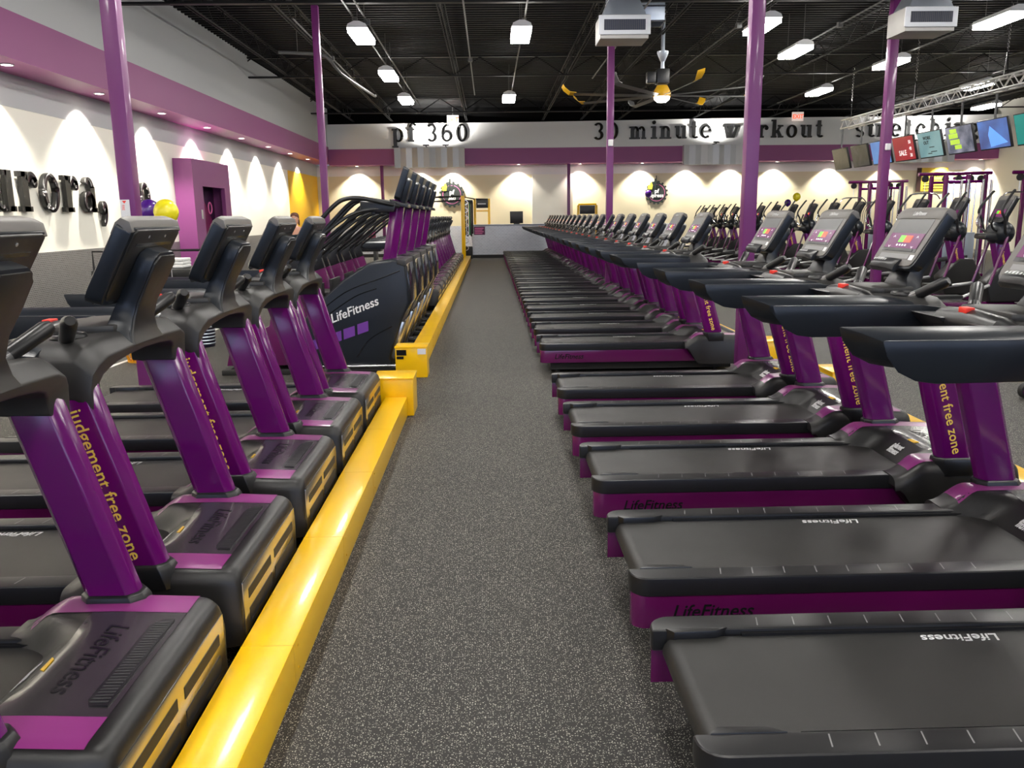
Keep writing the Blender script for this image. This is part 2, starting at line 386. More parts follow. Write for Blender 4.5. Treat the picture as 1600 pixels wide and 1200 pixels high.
column(2.32, 16.35, 'purple column below the ceiling duct, in the middle of the right treadmill row', 0.125, outlet=2.98)
column(3.40, 36.3, 'thinnest far purple column right of the counter, ending under the purple band', top=3.86)
column(7.62, 16.3, 'purple column in front of the hanging television row', 0.16, outlet=2.85)

# ------------------------------------------------------------------ lamps
def highbay():
    t = thing('high_bay_light', 'x', 'ceiling light')
    b = nb(); prism(b, [(-0.2, 0), (0.2, 0), (0.17, 0.07), (0.05, 0.12), (-0.05, 0.12), (-0.17, 0.07)], 'y', -0.62, 0.62); obj('housing', b, WHITE, t)
    b = nb(); box(b, -0.185, 0.185, -0.6, 0.6, -0.085, -0.002); obj('lens', b, LENS, t)
    for yy in (-0.5, 0.5): b = nb(); tube(b, [(0, yy, 0.06), (0, yy, 0.9)], 0.006, 5); obj('hanger_wire', b, CONDUIT, t)
    return t
HB = highbay(); first = True
seen = [(-2.5, 17.7, 'lit high bay lamp nearest the left wall, first of its line of three'), (-2.53, 22.5, 'lit high bay lamp, middle of the three leading to the back left'),
        (-2.54, 27.1, 'small far lit high bay lamp, last of the three at the left'), (0.69, 17.7, 'square looking bright lamp high over the middle aisle'),
        (0.66, 26.9, 'small far bright lamp over the aisle above the back counter'), (6.98, 19.7, 'lit lamp just right of the wide lilac column'),
        (5.37, 17.1, 'lit lamp half hidden behind the top of the wide lilac column'), (10.0, 26.0, 'small lit lamp above the exit sign on the right'),
        (9.94, 21.3, 'lit lamp crossed by the column in front of the televisions'), (9.85, 16.7, 'brightest lamp at the upper right corner'),
        (14.3, 25.1, 'lit lamp hanging beyond the silver truss')]
out = [(x, y) for y in (12.9, 8.2, 3.5, -1.2, -5.5) for x in (-2.5, 0.69, 5.4, 9.85)] + [(14.3, 16), (14.3, 8), (17.5, 30), (-5.6, 3), (14.3, 1)]
for i, e in enumerate(seen + out):
    o = HB if first else copy_tree(HB); first = False
    o.location = (e[0], e[1], 5.30)
    if len(e) == 3: o['label'] = e[2]
    else: o['label'] = 'high bay lamp overhead, above the edge of the photo'
    o['group'] = 'high bay lamps under the black ceiling'
def downlight(x, y, z, lab, grp, aim, power=SPOT, ang=105):
    t = thing('soffit_downlight', lab, 'downlight', (x, y, z), 0, grp)
    b = nb(); lathe(b, [(0.075, 0), (0.095, -0.004), (0.095, -0.014), (0.075, -0.016), (0.07, -0.004)], seg=20); obj('trim_ring', b, WHITE, t)
    b = nb(); lathe(b, [(0, -0.010), (0.07, -0.010), (0.07, -0.003), (0, -0.003)], seg=20); obj('lens', b, DLENS, t)
    l = bpy.data.lights.new('downlight', 'SPOT'); l.energy = power; l.color = (1, 0.93, 0.82); l.spot_size = R(ang); l.spot_blend = 0.5; l.shadow_soft_size = 0.05
    lo = bpy.data.objects.new('downlight_beam', l); C.objects.link(lo); lo.parent = t; lo.location = (0, 0, -0.03)
    d = Vector(aim); lo.rotation_euler = d.to_track_quat('-Z', 'Y').to_euler()
ords = ['first', 'second', 'third', 'fourth', 'fifth', 'sixth', 'seventh', 'eighth', 'ninth', 'tenth', 'eleventh', 'twelfth', 'thirteenth', 'fourteenth', 'fifteenth', 'sixteenth', 'seventeenth', 'eighteenth', 'nineteenth', 'twentieth', 'twenty-first', 'twenty-second', 'twenty-third', 'twenty-fourth']
for k in range(-3, 8):
    y = 12.9+2.9*k
    if k >= 0: lab = '%s round downlight in the purple left soffit, counted from the left edge of the photo' % ords[k]
    else: lab = 'round downlight in the left purple soffit, outside the left edge'
    downlight(-6.97, y, 3.95, lab, 'downlights of the left soffit', (-0.12, 0, -1))
for i, px in enumerate([563, 660, 709, 811, 906, 1002, 1073, 1143, 1212, 1300, 1390, 1479, 1532]):
    downlight((px-765)/1294*36.4*0.985, 36.45, 3.86, '%s small downlight under the back purple band, counted from the left' % ords[i], 'downlights of the back band', (0, 0.12, -1), power=SPOT*0.8)

# ------------------------------------------------------------------ slab letters
def glyph(bm, ch, X, Z, s, T):
    """slab serif glyph; x-height 1 => s metres, local x to +x, returns advance. T(x,z,side)->3d"""
    w = 0.28
    def rect(x0, x1, z0, z1): poly([(x0, z0), (x1, z0), (x1, z1), (x0, z1)])
    def poly(p):
        A = [bm.verts.new(T(X+q[0]*s, Z+q[1]*s, 0)) for q in p]; B = [bm.verts.new(T(X+q[0]*s, Z+q[1]*s, 1)) for q in p]
        bm.faces.new(A); bm.faces.new(B[::-1])
        for i in range(len(p)): bm.faces.new((A[i], B[i], B[(i+1) % len(p)], A[(i+1) % len(p)]))
    def ring(cx, cz, rx, rz, tx, tz, a0=0, a1=360, n=18):
        for k in range(n):
            A, B2 = R(a0+(a1-a0)*k/n), R(a0+(a1-a0)*(k+1)/n)
            poly([(cx+rx*cos(A), cz+rz*sin(A)), (cx+rx*cos(B2), cz+rz*sin(B2)), (cx+(rx-tx)*cos(B2), cz+(rz-tz)*sin(B2)), (cx+(rx-tx)*cos(A), cz+(rz-tz)*sin(A))])
    q = 0.13
    if ch == 'a': ring(0.38, 0.3, 0.36, 0.31, 0.2, 0.12); rect(0.5, 0.5+w, 0.0, 0.75); rect(0.5, 0.86, 0, q); ring(0.42, 0.7, 0.32, 0.31, w*0.95, 0.14, 0, 150); return 0.98
    if ch == 'u': rect(0.1, 0.1+w, 0.25, 1); rect(0, 0.34, 1-q, 1); ring(0.42, 0.33, 0.32, 0.34, 0.2, 0.15, 180, 300); rect(0.62, 0.62+w, 0, 1); rect(0.5, 0.7, 1-q, 1); rect(0.7, 0.98, 0, q); return 1.1
    if ch == 'r': rect(0.12, 0.12+w, 0, 1); rect(0, 0.3, 1-q, 1); rect(0, 0.5, 0, q); ring(0.58, 0.62, 0.32, 0.39, 0.18, 0.18, 25, 150); ring(0.72, 0.74, 0.14, 0.14, 0.13, 0.13); return 0.94
    if ch == 'o': ring(0.45, 0.5, 0.45, 0.52, 0.24, 0.13, n=28); return 1.02
    if ch == ',': ring(0.22, 0.14, 0.2, 0.2, 0.195, 0.195); ring(0.06, 0.08, 0.36, 0.52, 0.17, 0.17, -75, 10); return 0.6
    if ch == 'c': ring(0.45, 0.5, 0.45, 0.52, 0.24, 0.14, 45, 320, 24); ring(0.68, 0.76, 0.15, 0.15, 0.14, 0.14); return 0.95
    if ch == 'p': rect(0.12, 0.12+w, -0.4, 1); rect(0, 0.3, 1-q, 1); rect(0, 0.5, -0.45, -0.32); ring(0.52, 0.5, 0.4, 0.52, 0.22, 0.13, -130, 130, 24); return 1.05
    if ch == 'f': rect(0.14, 0.14+w, 0, 1.1); rect(0, 0.52, 0, q); rect(0, 0.55, 1-q, 1); ring(0.46, 1.1, 0.32, 0.32, 0.22, 0.14, 30, 180); return 0.72
    if ch == '3': ring(0.42, 0.98, 0.38, 0.36, 0.22, 0.14, -80, 150, 20); ring(0.42, 0.36, 0.42, 0.38, 0.24, 0.14, -150, 85, 22); return 0.98
    if ch == '6': ring(0.45, 0.4, 0.43, 0.42, 0.22, 0.14, n=26); ring(0.55, 0.65, 0.53, 0.7, 0.24, 0.14, 75, 190, 16); return 1.0
    if ch == '0': ring(0.45, 0.67, 0.45, 0.69, 0.25, 0.14, n=28); return 1.02
    if ch == 'm' or ch == 'n':
        rect(0.12, 0.12+w, 0, 1); rect(0, 0.3, 1-q, 1); rect(0, 0.48, 0, q); n = 2 if ch == 'm' else 1
        for k in range(n):
            x = 0.5*k; ring(x+0.5, 0.62, 0.34 if n == 1 else 0.29, 0.39, 0.2, 0.16, 0, 150); rect(x+(0.6 if n == 1 else 0.55), x+(0.84 if n == 1 else 0.79), 0, 0.64); rect(x+0.5, x+(0.96 if n == 1 else 0.88), 0, q)
        return 1.06 if n == 1 else 1.5
    if ch == 'i': rect(0.14, 0.14+w, 0, 1); rect(0, 0.3, 1-q, 1); rect(0, 0.52, 0, q); ring(0.26, 1.3, 0.15, 0.15, 0.14, 0.14); return 0.62
    if ch == 't': rect(0.14, 0.14+w, 0.2, 1.35); rect(0, 0.5, 1-q, 1); ring(0.42, 0.25, 0.28, 0.26, 0.2, 0.14, 180, 330); return 0.72
    if ch == 'e': ring(0.45, 0.5, 0.45, 0.52, 0.23, 0.13, 0, 320, 26); rect(0.2, 0.88, 0.43, 0.55); return 1.0
    if ch == 'w':
        for (a, c) in ((0.08, 0.34), (0.42, 0.66), (0.66, 0.42), (1.1, 0.8)):
            a, c = (a, c) if a < c else (a, c)
            poly([(a, 1), (a+0.22, 1), (c+0.2, 0), (c, 0)])
        rect(0, 0.4, 1-q, 1); rect(0.98, 1.42, 1-q, 1); return 1.5
    if ch == 'k': rect(0.12, 0.12+w, 0, 1.42); rect(0, 0.3, 1.29, 1.42); rect(0, 0.46, 0, q); poly([(0.36, 0.38), (0.68, 0.95), (0.9, 0.95), (0.5, 0.35)]); poly([(0.42, 0.6), (0.62, 0.66), (0.96, 0.05), (0.66, 0.05)]); rect(0.56, 1.0, 1-q, 1); rect(0.6, 1.04, 0, q); return 1.1
    if ch == 's': ring(0.38, 0.74, 0.34, 0.27, 0.2, 0.13, 30, 270, 18); ring(0.4, 0.27, 0.36, 0.28, 0.2, 0.13, -150, 90, 18); return 0.86
    if ch == 'h': rect(0.12, 0.12+w, 0, 1.42); rect(0, 0.3, 1.29, 1.42); rect(0, 0.48, 0, q); ring(0.5, 0.62, 0.34, 0.39, 0.2, 0.16, 0, 150); rect(0.6, 0.84, 0, 0.64); rect(0.5, 0.96, 0, q); return 1.06
    if ch == 'g': ring(0.4, 0.62, 0.38, 0.4, 0.2, 0.12, n=22); ring(0.42, -0.14, 0.42, 0.26, 0.16, 0.12, n=22); rect(0.6, 0.9, 0.86, 1.0); ring(0.25, 0.14, 0.16, 0.14, 0.1, 0.1, 90, 270); return 0.98
    return 0.5
def sign(text, s, T, name, label, start=0.0, baseline=0.0, stretch=1.0, gap=0.62):
    t = thing(name, label, 'sign lettering')
    x = start
    for ch in text:
        if ch == ' ': x += gap*s; continue
        b = nb(); adv = glyph(b, ch, x, baseline, s, T); obj('letter', b, LETTER, t); x += adv*s*stretch
    return t
# left wall: "aurora, co"
Tl = lambda x, z, k: (XL+0.02+0.09*(1-k)+0.0, x, z)
sign('aurora, co', 0.62, lambda x, z, k: (XL+0.03+0.07*(1-k), x, z), 'wall_lettering', 'big black slab letters reading aurora, co on the cream left wall', start=12.0, baseline=1.86, stretch=1.12, gap=1.2)
Tb = lambda x, z, k: (x, yb(x)-0.09+0.07*k, z)
sign('pf 360', 0.52, Tb, 'wall_lettering', 'black slab letters reading pf 360 on the white band', start=-4.0, baseline=4.78, stretch=1.2)
sign('30 minute workout', 0.51, Tb, 'wall_lettering', 'black slab letters reading 30 minute workout on the white band', start=4.4, baseline=4.8, stretch=1.17)
sign('stretching', 0.5, Tb, 'wall_lettering', 'black slab letters reading stretching behind the truss', start=15.5, baseline=4.8, stretch=1.22)
# silver wave panels
def wavepanel(x0, x1, lab):
    b = nb(); rings = []; n = 12
    for k in range(n+1):
        x = x0+(x1-x0)*k/n; y = 35.56+(0.09 if k % 2 else 0.0)+0.05*sin(k)
        yy = yb(x)-0.062; rings.append([(x, y, 3.72), (x, yy, 3.72), (x, yy, 4.52), (x, y, 4.52)])
    loft(b, rings); tag(obj('wave_panel', b, PANEL, sharp=5), lab, 'wall panel', 'silver folded panels on the back band')
wavepanel(-3.9, -1.0, 'silver folded panel on the purple band under pf 360')
wavepanel(16.4, 19.6, 'silver folded panel below the word stretching, behind the televisions')
wavepanel(8.15, 11.1, 'silver folded panel on the purple band under 30 minute workout')
# exit signs
for (x, lab) in ((-1.45, 'small lit exit sign above the pf 360 lettering'), (12.9, 'small lit exit sign above the workout lettering')):
    t = thing('exit_sign', lab, 'exit sign', (x, 35.7, 5.62), 0, 'exit signs'); t.scale = (0.85, 0.85, 0.9)
    b = nb(); box(b, -0.28, 0.28, -0.04, 0.04, -0.2, 0.2); obj('panel', b, mat('exit_panel', (0.8, 0.8, 0.78, 1), 0.4, emit=0.5, ecol=(1, 0.8, 0.7, 1)), t, bev=0.01)
    me = place(textmesh('EXIT', 0.26, 0.004, 0.006, align='CENTER'), (0, -0.046, -0.09), (1, 0, 0), (0, 0, 1)); obj('lettering', me, mat('exit_red', srgb(250, 90, 50), 0.4, emit=1.3, ecol=srgb(250, 90, 50)), t)
    b = nb(); tube(b, [(0, 0, 0.2), (0, 0, 0.64)], 0.012, 6); obj('stem', b, CONDUIT, t)
# gear logos
def gear(x, z, r, words, lab, ballcol=None):
    t = thing('gear_sign', lab, 'wall sign', (x, YB-0.06, z))
    pts = []; nT = 16
    for k in range(nT):
        a = 360/nT*k
        for da, rr in ((0, 0.87), (5, 0.87), (7, 1), (15.5, 1), (17.5, 0.87)):
            pts.append((r*rr*cos(R(a+da)), r*rr*sin(R(a+da))))
    b = nb(); prism(b, pts, 'y', 0, 0.04); obj('gear_plate', b, mat('gear_plate', srgb(38, 46, 44), 0.5), t)
    b = nb(); rr = [[(q*r*cos(2*PI*k/32), -0.012, q*r*sin(2*PI*k/32)) for k in range(32)] for q in (0.72, 0.69)]
    loft(b, rr, cap=False); obj('ring_line', b, PINKS, t)
    for (s, zz, sz) in words:
        me = place(textmesh(s, sz*r, 0.006, 0.012*r, align='CENTER'), (0, -0.02, zz*r), (1, 0, 0), (0, 0, 1)); obj('lettering', me, WHITE, t)
    b = nb()   # skyline with towers
    for (xx, ww, hh) in ((-0.35, 0.16, 0.95), (-0.15, 0.12, 1.2), (-0.05, 0.05, 1.45), (0.12, 0.14, 1.0)):
        box(b, (xx-ww/2)*r, (xx+ww/2)*r, -0.02, 0.03, 0.3*r, hh*r)
    obj('skyline', b, mat('gear_skyline', srgb(30, 38, 36), 0.5), t)
    b = nb(); prism(b, [(-0.75*r, 0.3*r), (-0.42*r, 0.3*r), (-0.36*r, 0.62*r), (-0.48*r, 0.95*r), (-0.6*r, 0.68*r), (-0.78*r, 0.66*r)], 'y', -0.035, 0.0); obj('yellow_mark', b, mat('logo_yellow', srgb(190, 190, 60), 0.5), t)
    return t
gear(-1.62, 2.64, 0.55, [('pf', 0.02, 0.5), ('360', -0.42, 0.4)], 'dark gear shaped sign partly hidden behind the stair climber consoles')
gear(7.29, 2.62, 0.5, [('pf', -0.02, 0.5), ('xpress', -0.38, 0.46)], 'round dark gear sign reading pf xpress on the beige wall')

# ------------------------------------------------------------------ treadmill
LOGO = 'LifeFitness'
def hz(u, v):
    """height field of the motor hood"""
    a = abs(v)
    sh = 0.338 + 0.082*ss(1.57, 1.74, u)                    # shoulders
    dip = 0.27 + 0.15*ss(1.64, 1.91, u)                     # centre bowl meets the belt
    t = ss(0.20, 0.30, a + 0.10*ss(1.62, 1.95, u) - 0.02)
    h = dip*(1-t) + sh*t
    h -= 0.012*ss(1.9, 2.24, u)
    e = max(0, a-0.405)/0.06; h -= 0.06*(1-math.sqrt(max(0, 1-min(1, e)**2)))
    f = max(0, u-2.18)/0.06; h -= 0.055*(1-math.sqrt(max(0, 1-min(1, f)**2)))
    return h
SENS = mat('sensor_plate', (0.22, 0.22, 0.22, 1), 0.3, metal=0.7)
def make_treadmill():
    t = thing('treadmill', 'x', 'treadmill')
    # lower frame
    b = nb(); box(b, 0.12, 2.12, -0.30, 0.30, 0.035, 0.15)
    for u in (0.2, 1.95):
        for s in (-1, 1): lathe(b, [(0.035, 0), (0.035, 0.02), (0.015, 0.02), (0.015, 0.05)], u, s*0.26, 0.0, 12)
    obj('base_frame', b, RUBBER, t)
    # side panels and rails with rounded rear outer corner
    def plan(s, inner, outer, u0, u1, r):
        pts = [(u1, s*inner), (u0, s*inner)]
        if s > 0: pts += [(u0+r - r*cos(R(q)), outer-r + r*sin(R(q))) for q in range(0, 91, 15)] + [(u1, outer)]
        else: pts += [(u0+r - r*cos(R(q)), -(outer-r) - r*sin(R(q))) for q in range(0, 91, 15)] + [(u1, -outer)]
        return pts
    for s in (-1, 1):
        b = nb(); prism(b, plan(s, 0.315, 0.373, 0.006, 1.70, 0.055), 'z', 0.122, 0.26); sp = obj('side_panel', b, PURPS, t, bev=0.004)
        x0 = 0.14 if s < 0 else 1.48
        if s < 0:
            me = place(textmesh(LOGO, 0.075, 0.0006, 0.0008, shear=0.25), (0.16, -0.3745, 0.166), (1, 0, 0), (0, 0, 1)); obj('logo', me, DARKT, sp)
        b = nb(); prism(b, plan(s, 0.283, 0.383, 0.0, 1.70, 0.075), 'z', 0.256, 0.334); rl = obj('foot_rail', b, RAIL, t, bev=0.011, seg=3)
        b = nb()
        for k in range(9): 
            u = 0.36+0.125*k; prism(b, [(u, s*0.30), (u+0.004, s*0.30), (u+0.004+0.012*s, s*0.355), (u+0.012*s, s*0.355)], 'z', 0.3335, 0.3347)
        obj('step_marks', b, TICK, rl)
        b = nb(); prism(b, [(0.045, s*0.29), (0.26, s*0.29), (0.21, s*0.262), (0.07, s*0.258)], 'z', 0.285, 0.338); obj('belt_guard', b, BLACK, t, bev=0.006)
        b = nb(); box(b, 0.30, 1.66, min(s*0.268, s*0.285), max(s*0.268, s*0.285), 0.29, 0.322); obj('belt_edge_strip', b, GLOSSB, t)
    # belt
    b = nb(); pts = [(1.78, 0.312)] + [(0.085-0.05*sin(R(q)), 0.262+0.05*cos(R(q))) for q in range(0, 181, 20)] + [(1.78, 0.212)]
    prism(b, pts, 'y', -0.272, 0.272); bl = obj('running_belt', b, BELT, t)
    me = place(textmesh(LOGO, 0.062, 0.0005, 0.0006, shear=0.25), (1.15, 0.245, 0.3128), (-1, 0, 0), (0, -1, 0)); obj('logo', me, WHITE, bl)
    # hood height field
    us = [1.57+0.025*k for k in range(25)] + [2.18+0.01*k for k in range(7)]
    us = sorted(set(round(u, 4) for u in us)); vsn = [round(-0.465+0.0155*k, 4) for k in range(61)]
    def outline(u, v):   # near the tip the shoulder is narrower on the outside; round the plan corners at the front
        k = 1.0
        if u > 2.12: k = 1-0.055*((u-2.12)/0.12)**2
        return v*k
    b = nb(); G = [[b.verts.new((u, outline(u, v), hz(u, v))) for v in vsn] for u in us]
    for i in range(len(us)-1):
        for j in range(len(vsn)-1): b.faces.new((G[i][j], G[i+1][j], G[i+1][j+1], G[i][j+1]))
    # skirts
    loop = [G[i][0] for i in range(len(us))] + [G[-1][j] for j in range(1, len(vsn))] + [G[i][-1] for i in range(len(us)-2, -1, -1)] + [G[0][j] for j in range(len(vsn)-2, 0, -1)]
    low = []
    for vtx in loop:
        zz = 0.10 if vtx.co.x > 1.74 else 0.10+0.19*ss(1.74, 1.57, vtx.co.x)
        low.append(b.verts.new((min(vtx.co.x, 2.238), vtx.co.y, min(zz, vtx.co.z-0.01))))
    for i in range(len(loop)): b.faces.new((loop[i], loop[(i+1) % len(loop)], low[(i+1) % len(loop)], low[i]))
    b.faces.new(low)
    hood = obj('motor_hood', b, SATIN, t, sharp=50)
    def patch(name, fn, m, u0, u1, nu, va, vb, nv, dz=0.0022):
        b = nb(); rows = []
        for i in range(nu+1):
            u = u0+(u1-u0)*i/nu; a, c = va(u), vb(u)
            rows.append([b.verts.new((u, a+(c-a)*j/nv, hz(u, a+(c-a)*j/nv)+dz)) for j in range(nv+1)])
        for i in range(nu):
            for j in range(nv): b.faces.new((rows[i][j], rows[i+1][j], rows[i+1][j+1], rows[i][j+1]))
        return obj(name, b, m, hood, sharp=60)
    for s in (-1, 1):
        patch('purple_stripe', None, PURPL, 1.645, 2.17, 26, lambda u: s*(0.295), lambda u: s*0.427, 6)
    patch('centre_panel', None, mat('hood_centre', (0.035, 0.03, 0.034, 1), 0.25, coat=0.2), 1.86, 2.17, 16, lambda u: -0.293, lambda u: 0.293, 12, 0.0015)
    def drape(me, dz=0.003):
        for v_ in me.vertices: v_.co.z = hz(v_.co.x, v_.co.y)+dz+v_.co.z
        return me
    me = drape(place(textmesh(LOGO, 0.095, 0.0006, 0.0003, shear=0.25), (1.96, 0.21, 0), (0, -1, 0), (1, 0, 0))); obj('logo', me, DARKT, hood)
    vz = hz(2.10, 0)
    b = nb(); prism(b, [(2.085, -0.22), (2.085, 0.20), (2.115, 0.24), (2.15, 0.24), (2.15, -0.25), (2.10, -0.25)], 'z', vz-0.02, vz+0.0045); vn = obj('vent_strip', b, BLACK, hood)
    b = nb()
    for k in range(30): y = -0.235+0.0155*k; prism(b, [(2.096, y), (2.096, y+0.006), (2.144, y+0.006), (2.144, y)], 'z', vz, vz+0.006)
    obj('vent_ribs', b, mat('vent_rib_grey', (0.05, 0.05, 0.05, 1), 0.35), vn)
    for (s, sz, vv, uu, m) in (('planet', 0.042, 0.06, 1.795, WHITE), ('fitness', 0.042, 0.06, 1.765, WHITE)):
        me = drape(place(textmesh(s, sz, 0.0006, 0.0012, shear=0.2), (uu, vv, 0), (0, -1, 0), (1, 0, 0)), 0.004); obj('lettering', me, m, hood)
    b = nb(); loft(b, [[(1.865, 0.02, hz(1.865, 0)+q), (1.865, -0.05, hz(1.865, 0)+q), (1.885, -0.07, hz(1.885, 0)+q), (1.88, 0.0, hz(1.88, 0)+q)] for q in (0.002, 0.0045)]); me = finish(b, 'mark'); obj('yellow_mark', me, YEL, hood)
    # front grille
    b = nb(); box(b, 2.228, 2.244, -0.42, 0.42, 0.13, 0.345); gr = obj('front_grille', b, GRILLE, t, bev=0.006)
    for (a, c, z0, z1) in ((-0.36, -0.03, 0.255, 0.295), (0.03, 0.36, 0.255, 0.295), (-0.36, -0.03, 0.16, 0.215), (0.03, 0.36, 0.16, 0.215)):
        b = nb(); box(b, 2.2425, 2.2455, a, c, z0, z1); obj('vent_slot', b, RUBBER, gr)
    # uprights
    for s in (-1, 1):
        rings = []
        for (u, z) in ((1.90, 0.37), (1.665, 1.19)):
            c = 0.030; hw, hd = 0.092, 0.050; vy = s*0.415
            q = [(-hw+c, -hd), (hw-c, -hd), (hw, -hd+c), (hw, hd-c), (hw-c, hd), (-hw+c, hd), (-hw, hd-c), (-hw, -hd+c)]
            rings.append([(u+a, vy+e, z) for a, e in q])
        b = nb(); loft(b, rings); up_ = obj('upright', b, PURP, t, bev=0.006, seg=2)
        b = nb(); rings = []
        for (k, z) in ((1.18, 0.35), (1.20, 0.423), (1.13, 0.440), (1.02, 0.445)):
            uc = 1.90-(z-0.37)*0.235/0.82
            rings.append([(uc+a*k, s*0.415+e*k*1.05, z) for a, e in q])
        loft(b, rings); obj('upright_collar', b, BLACK, t, bev=0.003)
        d = Vector((0.215, 0, -0.75)).normalized()
        if s < 0: me = place(textmesh('judgement free zone', 0.07, 0.0006, 0.0006, space=1.02), (1.69, -0.4662, 1.035), d, (1, 0, 0.287))
        else: me = place(textmesh('judgement free zone', 0.07, 0.0006, 0.0006, space=1.02), (1.73, 0.4662, 1.035), d, (-1, 0, -0.287))
        obj('lettering', me, GOLD, up_)
    # dash: swept bridge
    path = [(-0.468, 1.082), (-0.472, 1.15), (-0.462, 1.212), (-0.43, 1.245), (-0.37, 1.268), (-0.2, 1.275), (0, 1.278)]
    path = path + [(-p[0], p[1]) for p in path[-2::-1]]
    und = [(-0.358, 1.082), (-0.356, 1.12), (-0.342, 1.145), (-0.31, 1.165), (-0.26, 1.18), (-0.15, 1.19), (0, 1.195)]
    und = und + [(-p[0], p[1]) for p in und[-2::-1]]
    b = nb(); rings = []
    for (p, q_) in zip(path, und):
        leg = ss(1.19, 1.12, q_[1]+0.0)
        ua, ub = 1.48+0.09*leg, 1.81-0.03*leg
        rings.append([(ua, p[0], p[1]-0.012), (ua+0.03, p[0], p[1]), (ub-0.06, p[0], p[1]+0.004), (ub, p[0]*0.985, p[1]-0.05), (ub-0.015, q_[0], q_[1]), (ua+0.005, q_[0], q_[1])])
    loft(b, rings); dash = obj('dash', b, DASH, t, bev=0.008, seg=2, sharp=45)
    b = nb(); prism(b, [(1.50, -0.17), (1.56, -0.20), (1.74, -0.15), (1.78, 0), (1.74, 0.15), (1.56, 0.20), (1.50, 0.17)], 'z', 1.27, 1.305); obj('tray', b, DASH, t, bev=0.012)
    for s in (-1, 1):
        b = nb(); lathe(b, [(0.045, -0.03), (0.05, 0.0), (0.056, 0.008), (0.062, 0.004), (0.064, -0.008)], 1.625, s*0.27, 1.284, 28); ch = obj('cup_holder', b, BLACK, t, sharp=60)
        b = nb(); lathe(b, [(0.0, -0.005), (0.0475, -0.004)], 1.625, s*0.27, 1.284, 24); obj('cup_well', b, GLOSSB, ch)
    b = nb(); tube(b, [(1.485, -0.26, 1.215), (1.455, -0.2, 1.235), (1.445, 0, 1.245), (1.455, 0.2, 1.235), (1.485, 0.26, 1.215)], 0.062, 16, rs=[0.04, 0.06, 0.064, 0.06, 0.04]); obj('front_housing', b, BLACK, t)
    b = nb(); prism(b, [(1.402, -0.028), (1.44, -0.028), (1.44, 0.028), (1.402, 0.028)], 'z', 1.29, 1.314); obj('stop_switch', b, RED, t, bev=0.004)
    # arms
    for s in (-1, 1):
        po = [(0.857, 1.252), (1.42, 1.252), (1.60, 1.235), (1.60, 1.143), (1.02, 1.14), (0.955, 1.152), (0.90, 1.182), (0.872, 1.218)]
        pm = [(0.80, 1.276), (1.42, 1.272), (1.60, 1.252), (1.60, 1.143), (0.98, 1.14), (0.90, 1.152), (0.845, 1.182), (0.815, 1.228)]
        pi_ = [(0.742, 1.292), (1.42, 1.287), (1.60, 1.262), (1.60, 1.148), (0.93, 1.144), (0.86, 1.154), (0.80, 1.184), (0.760, 1.236)]
        b = nb(); loft(b, [[(u, s*v, z) for u, z in p] for p, v in ((po, 0.467), (pm, 0.425), (pi_, 0.358))]); ar = obj('armrest', b, BLK_BLUELIT, t, bev=0.008, seg=2, sharp=25)
        b = nb(); prism(b, [(1.36, 1.262), (1.60, 1.255), (1.62, 1.17), (1.46, 1.16)], 'y', *sorted((s*0.35, s*0.10))); obj('grip_bracket', b, BLACK, ar, bev=0.012)
        b = nb(); tube(b, [(1.50, s*0.17, 1.13), (1.56, s*0.20, 1.18), (1.645, s*0.33, 1.27), (1.73, s*0.462, 1.352), (1.742, s*0.478, 1.362)], 0.026, 12, rs=[0.03, 0.028, 0.026, 0.029, 0.018]); gp = obj('hand_grip', b, BLACK, t, sharp=50)
        b = nb(); tube(b, [(1.575, s*0.224, 1.197), (1.66, s*0.353, 1.284)], 0.0272, 12); obj('pulse_sensor', b, SENS, gp)
    # mast
    b = nb(); rings = []
    for (u, z, hw, th) in ((1.70, 1.26, 0.16, 0.12), (1.705, 1.30, 0.135, 0.10), (1.72, 1.35, 0.105, 0.085), (1.75, 1.41, 0.10, 0.075), (1.80, 1.49, 0.110, 0.07), (1.84, 1.56, 0.113, 0.066), (1.852, 1.58, 0.105, 0.064), (1.862, 1.597, 0.07, 0.06)):
        rings.append([(u, -hw, z), (u, hw, z), (u+th*0.9, hw*0.97, z-0.35*th), (u+th*0.9, -hw*0.97, z-0.35*th)])
    loft(b, rings); ms = obj('mast', b, BLK_BLUELIT, t, bev=0.007, seg=2, sharp=45)
    b = nb(); rings = []
    for (u, z, hw, th) in ((1.70, 1.27, 0.145, 0.12), (1.705, 1.30, 0.125, 0.10), (1.72, 1.35, 0.098, 0.085), (1.75, 1.41, 0.093, 0.075), (1.80, 1.49, 0.102, 0.07), (1.84, 1.56, 0.105, 0.066), (1.857, 1.588, 0.072, 0.062)):
        a = u+th*0.9; zz = z-0.35*th
        rings.append([(a-0.01, -hw, zz), (a-0.01, hw, zz), (a+0.007, hw*0.97, zz-0.004), (a+0.007, -hw*0.97, zz-0.004)])
    loft(b, rings); bc = obj('mast_back_cover', b, SATIN, t, bev=0.003, sharp=45)
    for (v, z) in ((-0.06, 1.36), (0.06, 1.36)):
        b = nb(); lathe(b, [(0, 0), (0.005, 0), (0.005, 0.004), (0, 0.004)], 1.80+0.0, v, z, 8, 'x'); obj('screw', b, SILVER, bc)
    me = place(textmesh(LOGO, 0.022, 0.0004, 0.0003, shear=0.25, align='CENTER'), (1.8915, 0.0, 1.52), (0, 1, 0), (0.5, 0, 0.85)); obj('logo', me, SILVER, ms)
    # console
    P0 = Vector((1.668, 0, 1.40)); P1 = Vector((1.84, 0, 1.703)); d = (P1-P0).normalized(); nrm = Vector((-d.z, 0, d.x))  # towards the user
    Lc = (P1-P0).length; TH = 0.062
    def cp(a, v, h=0): q = P0+d*a+nrm*h; return (q.x, v, q.z)
    b = nb(); out_ = []
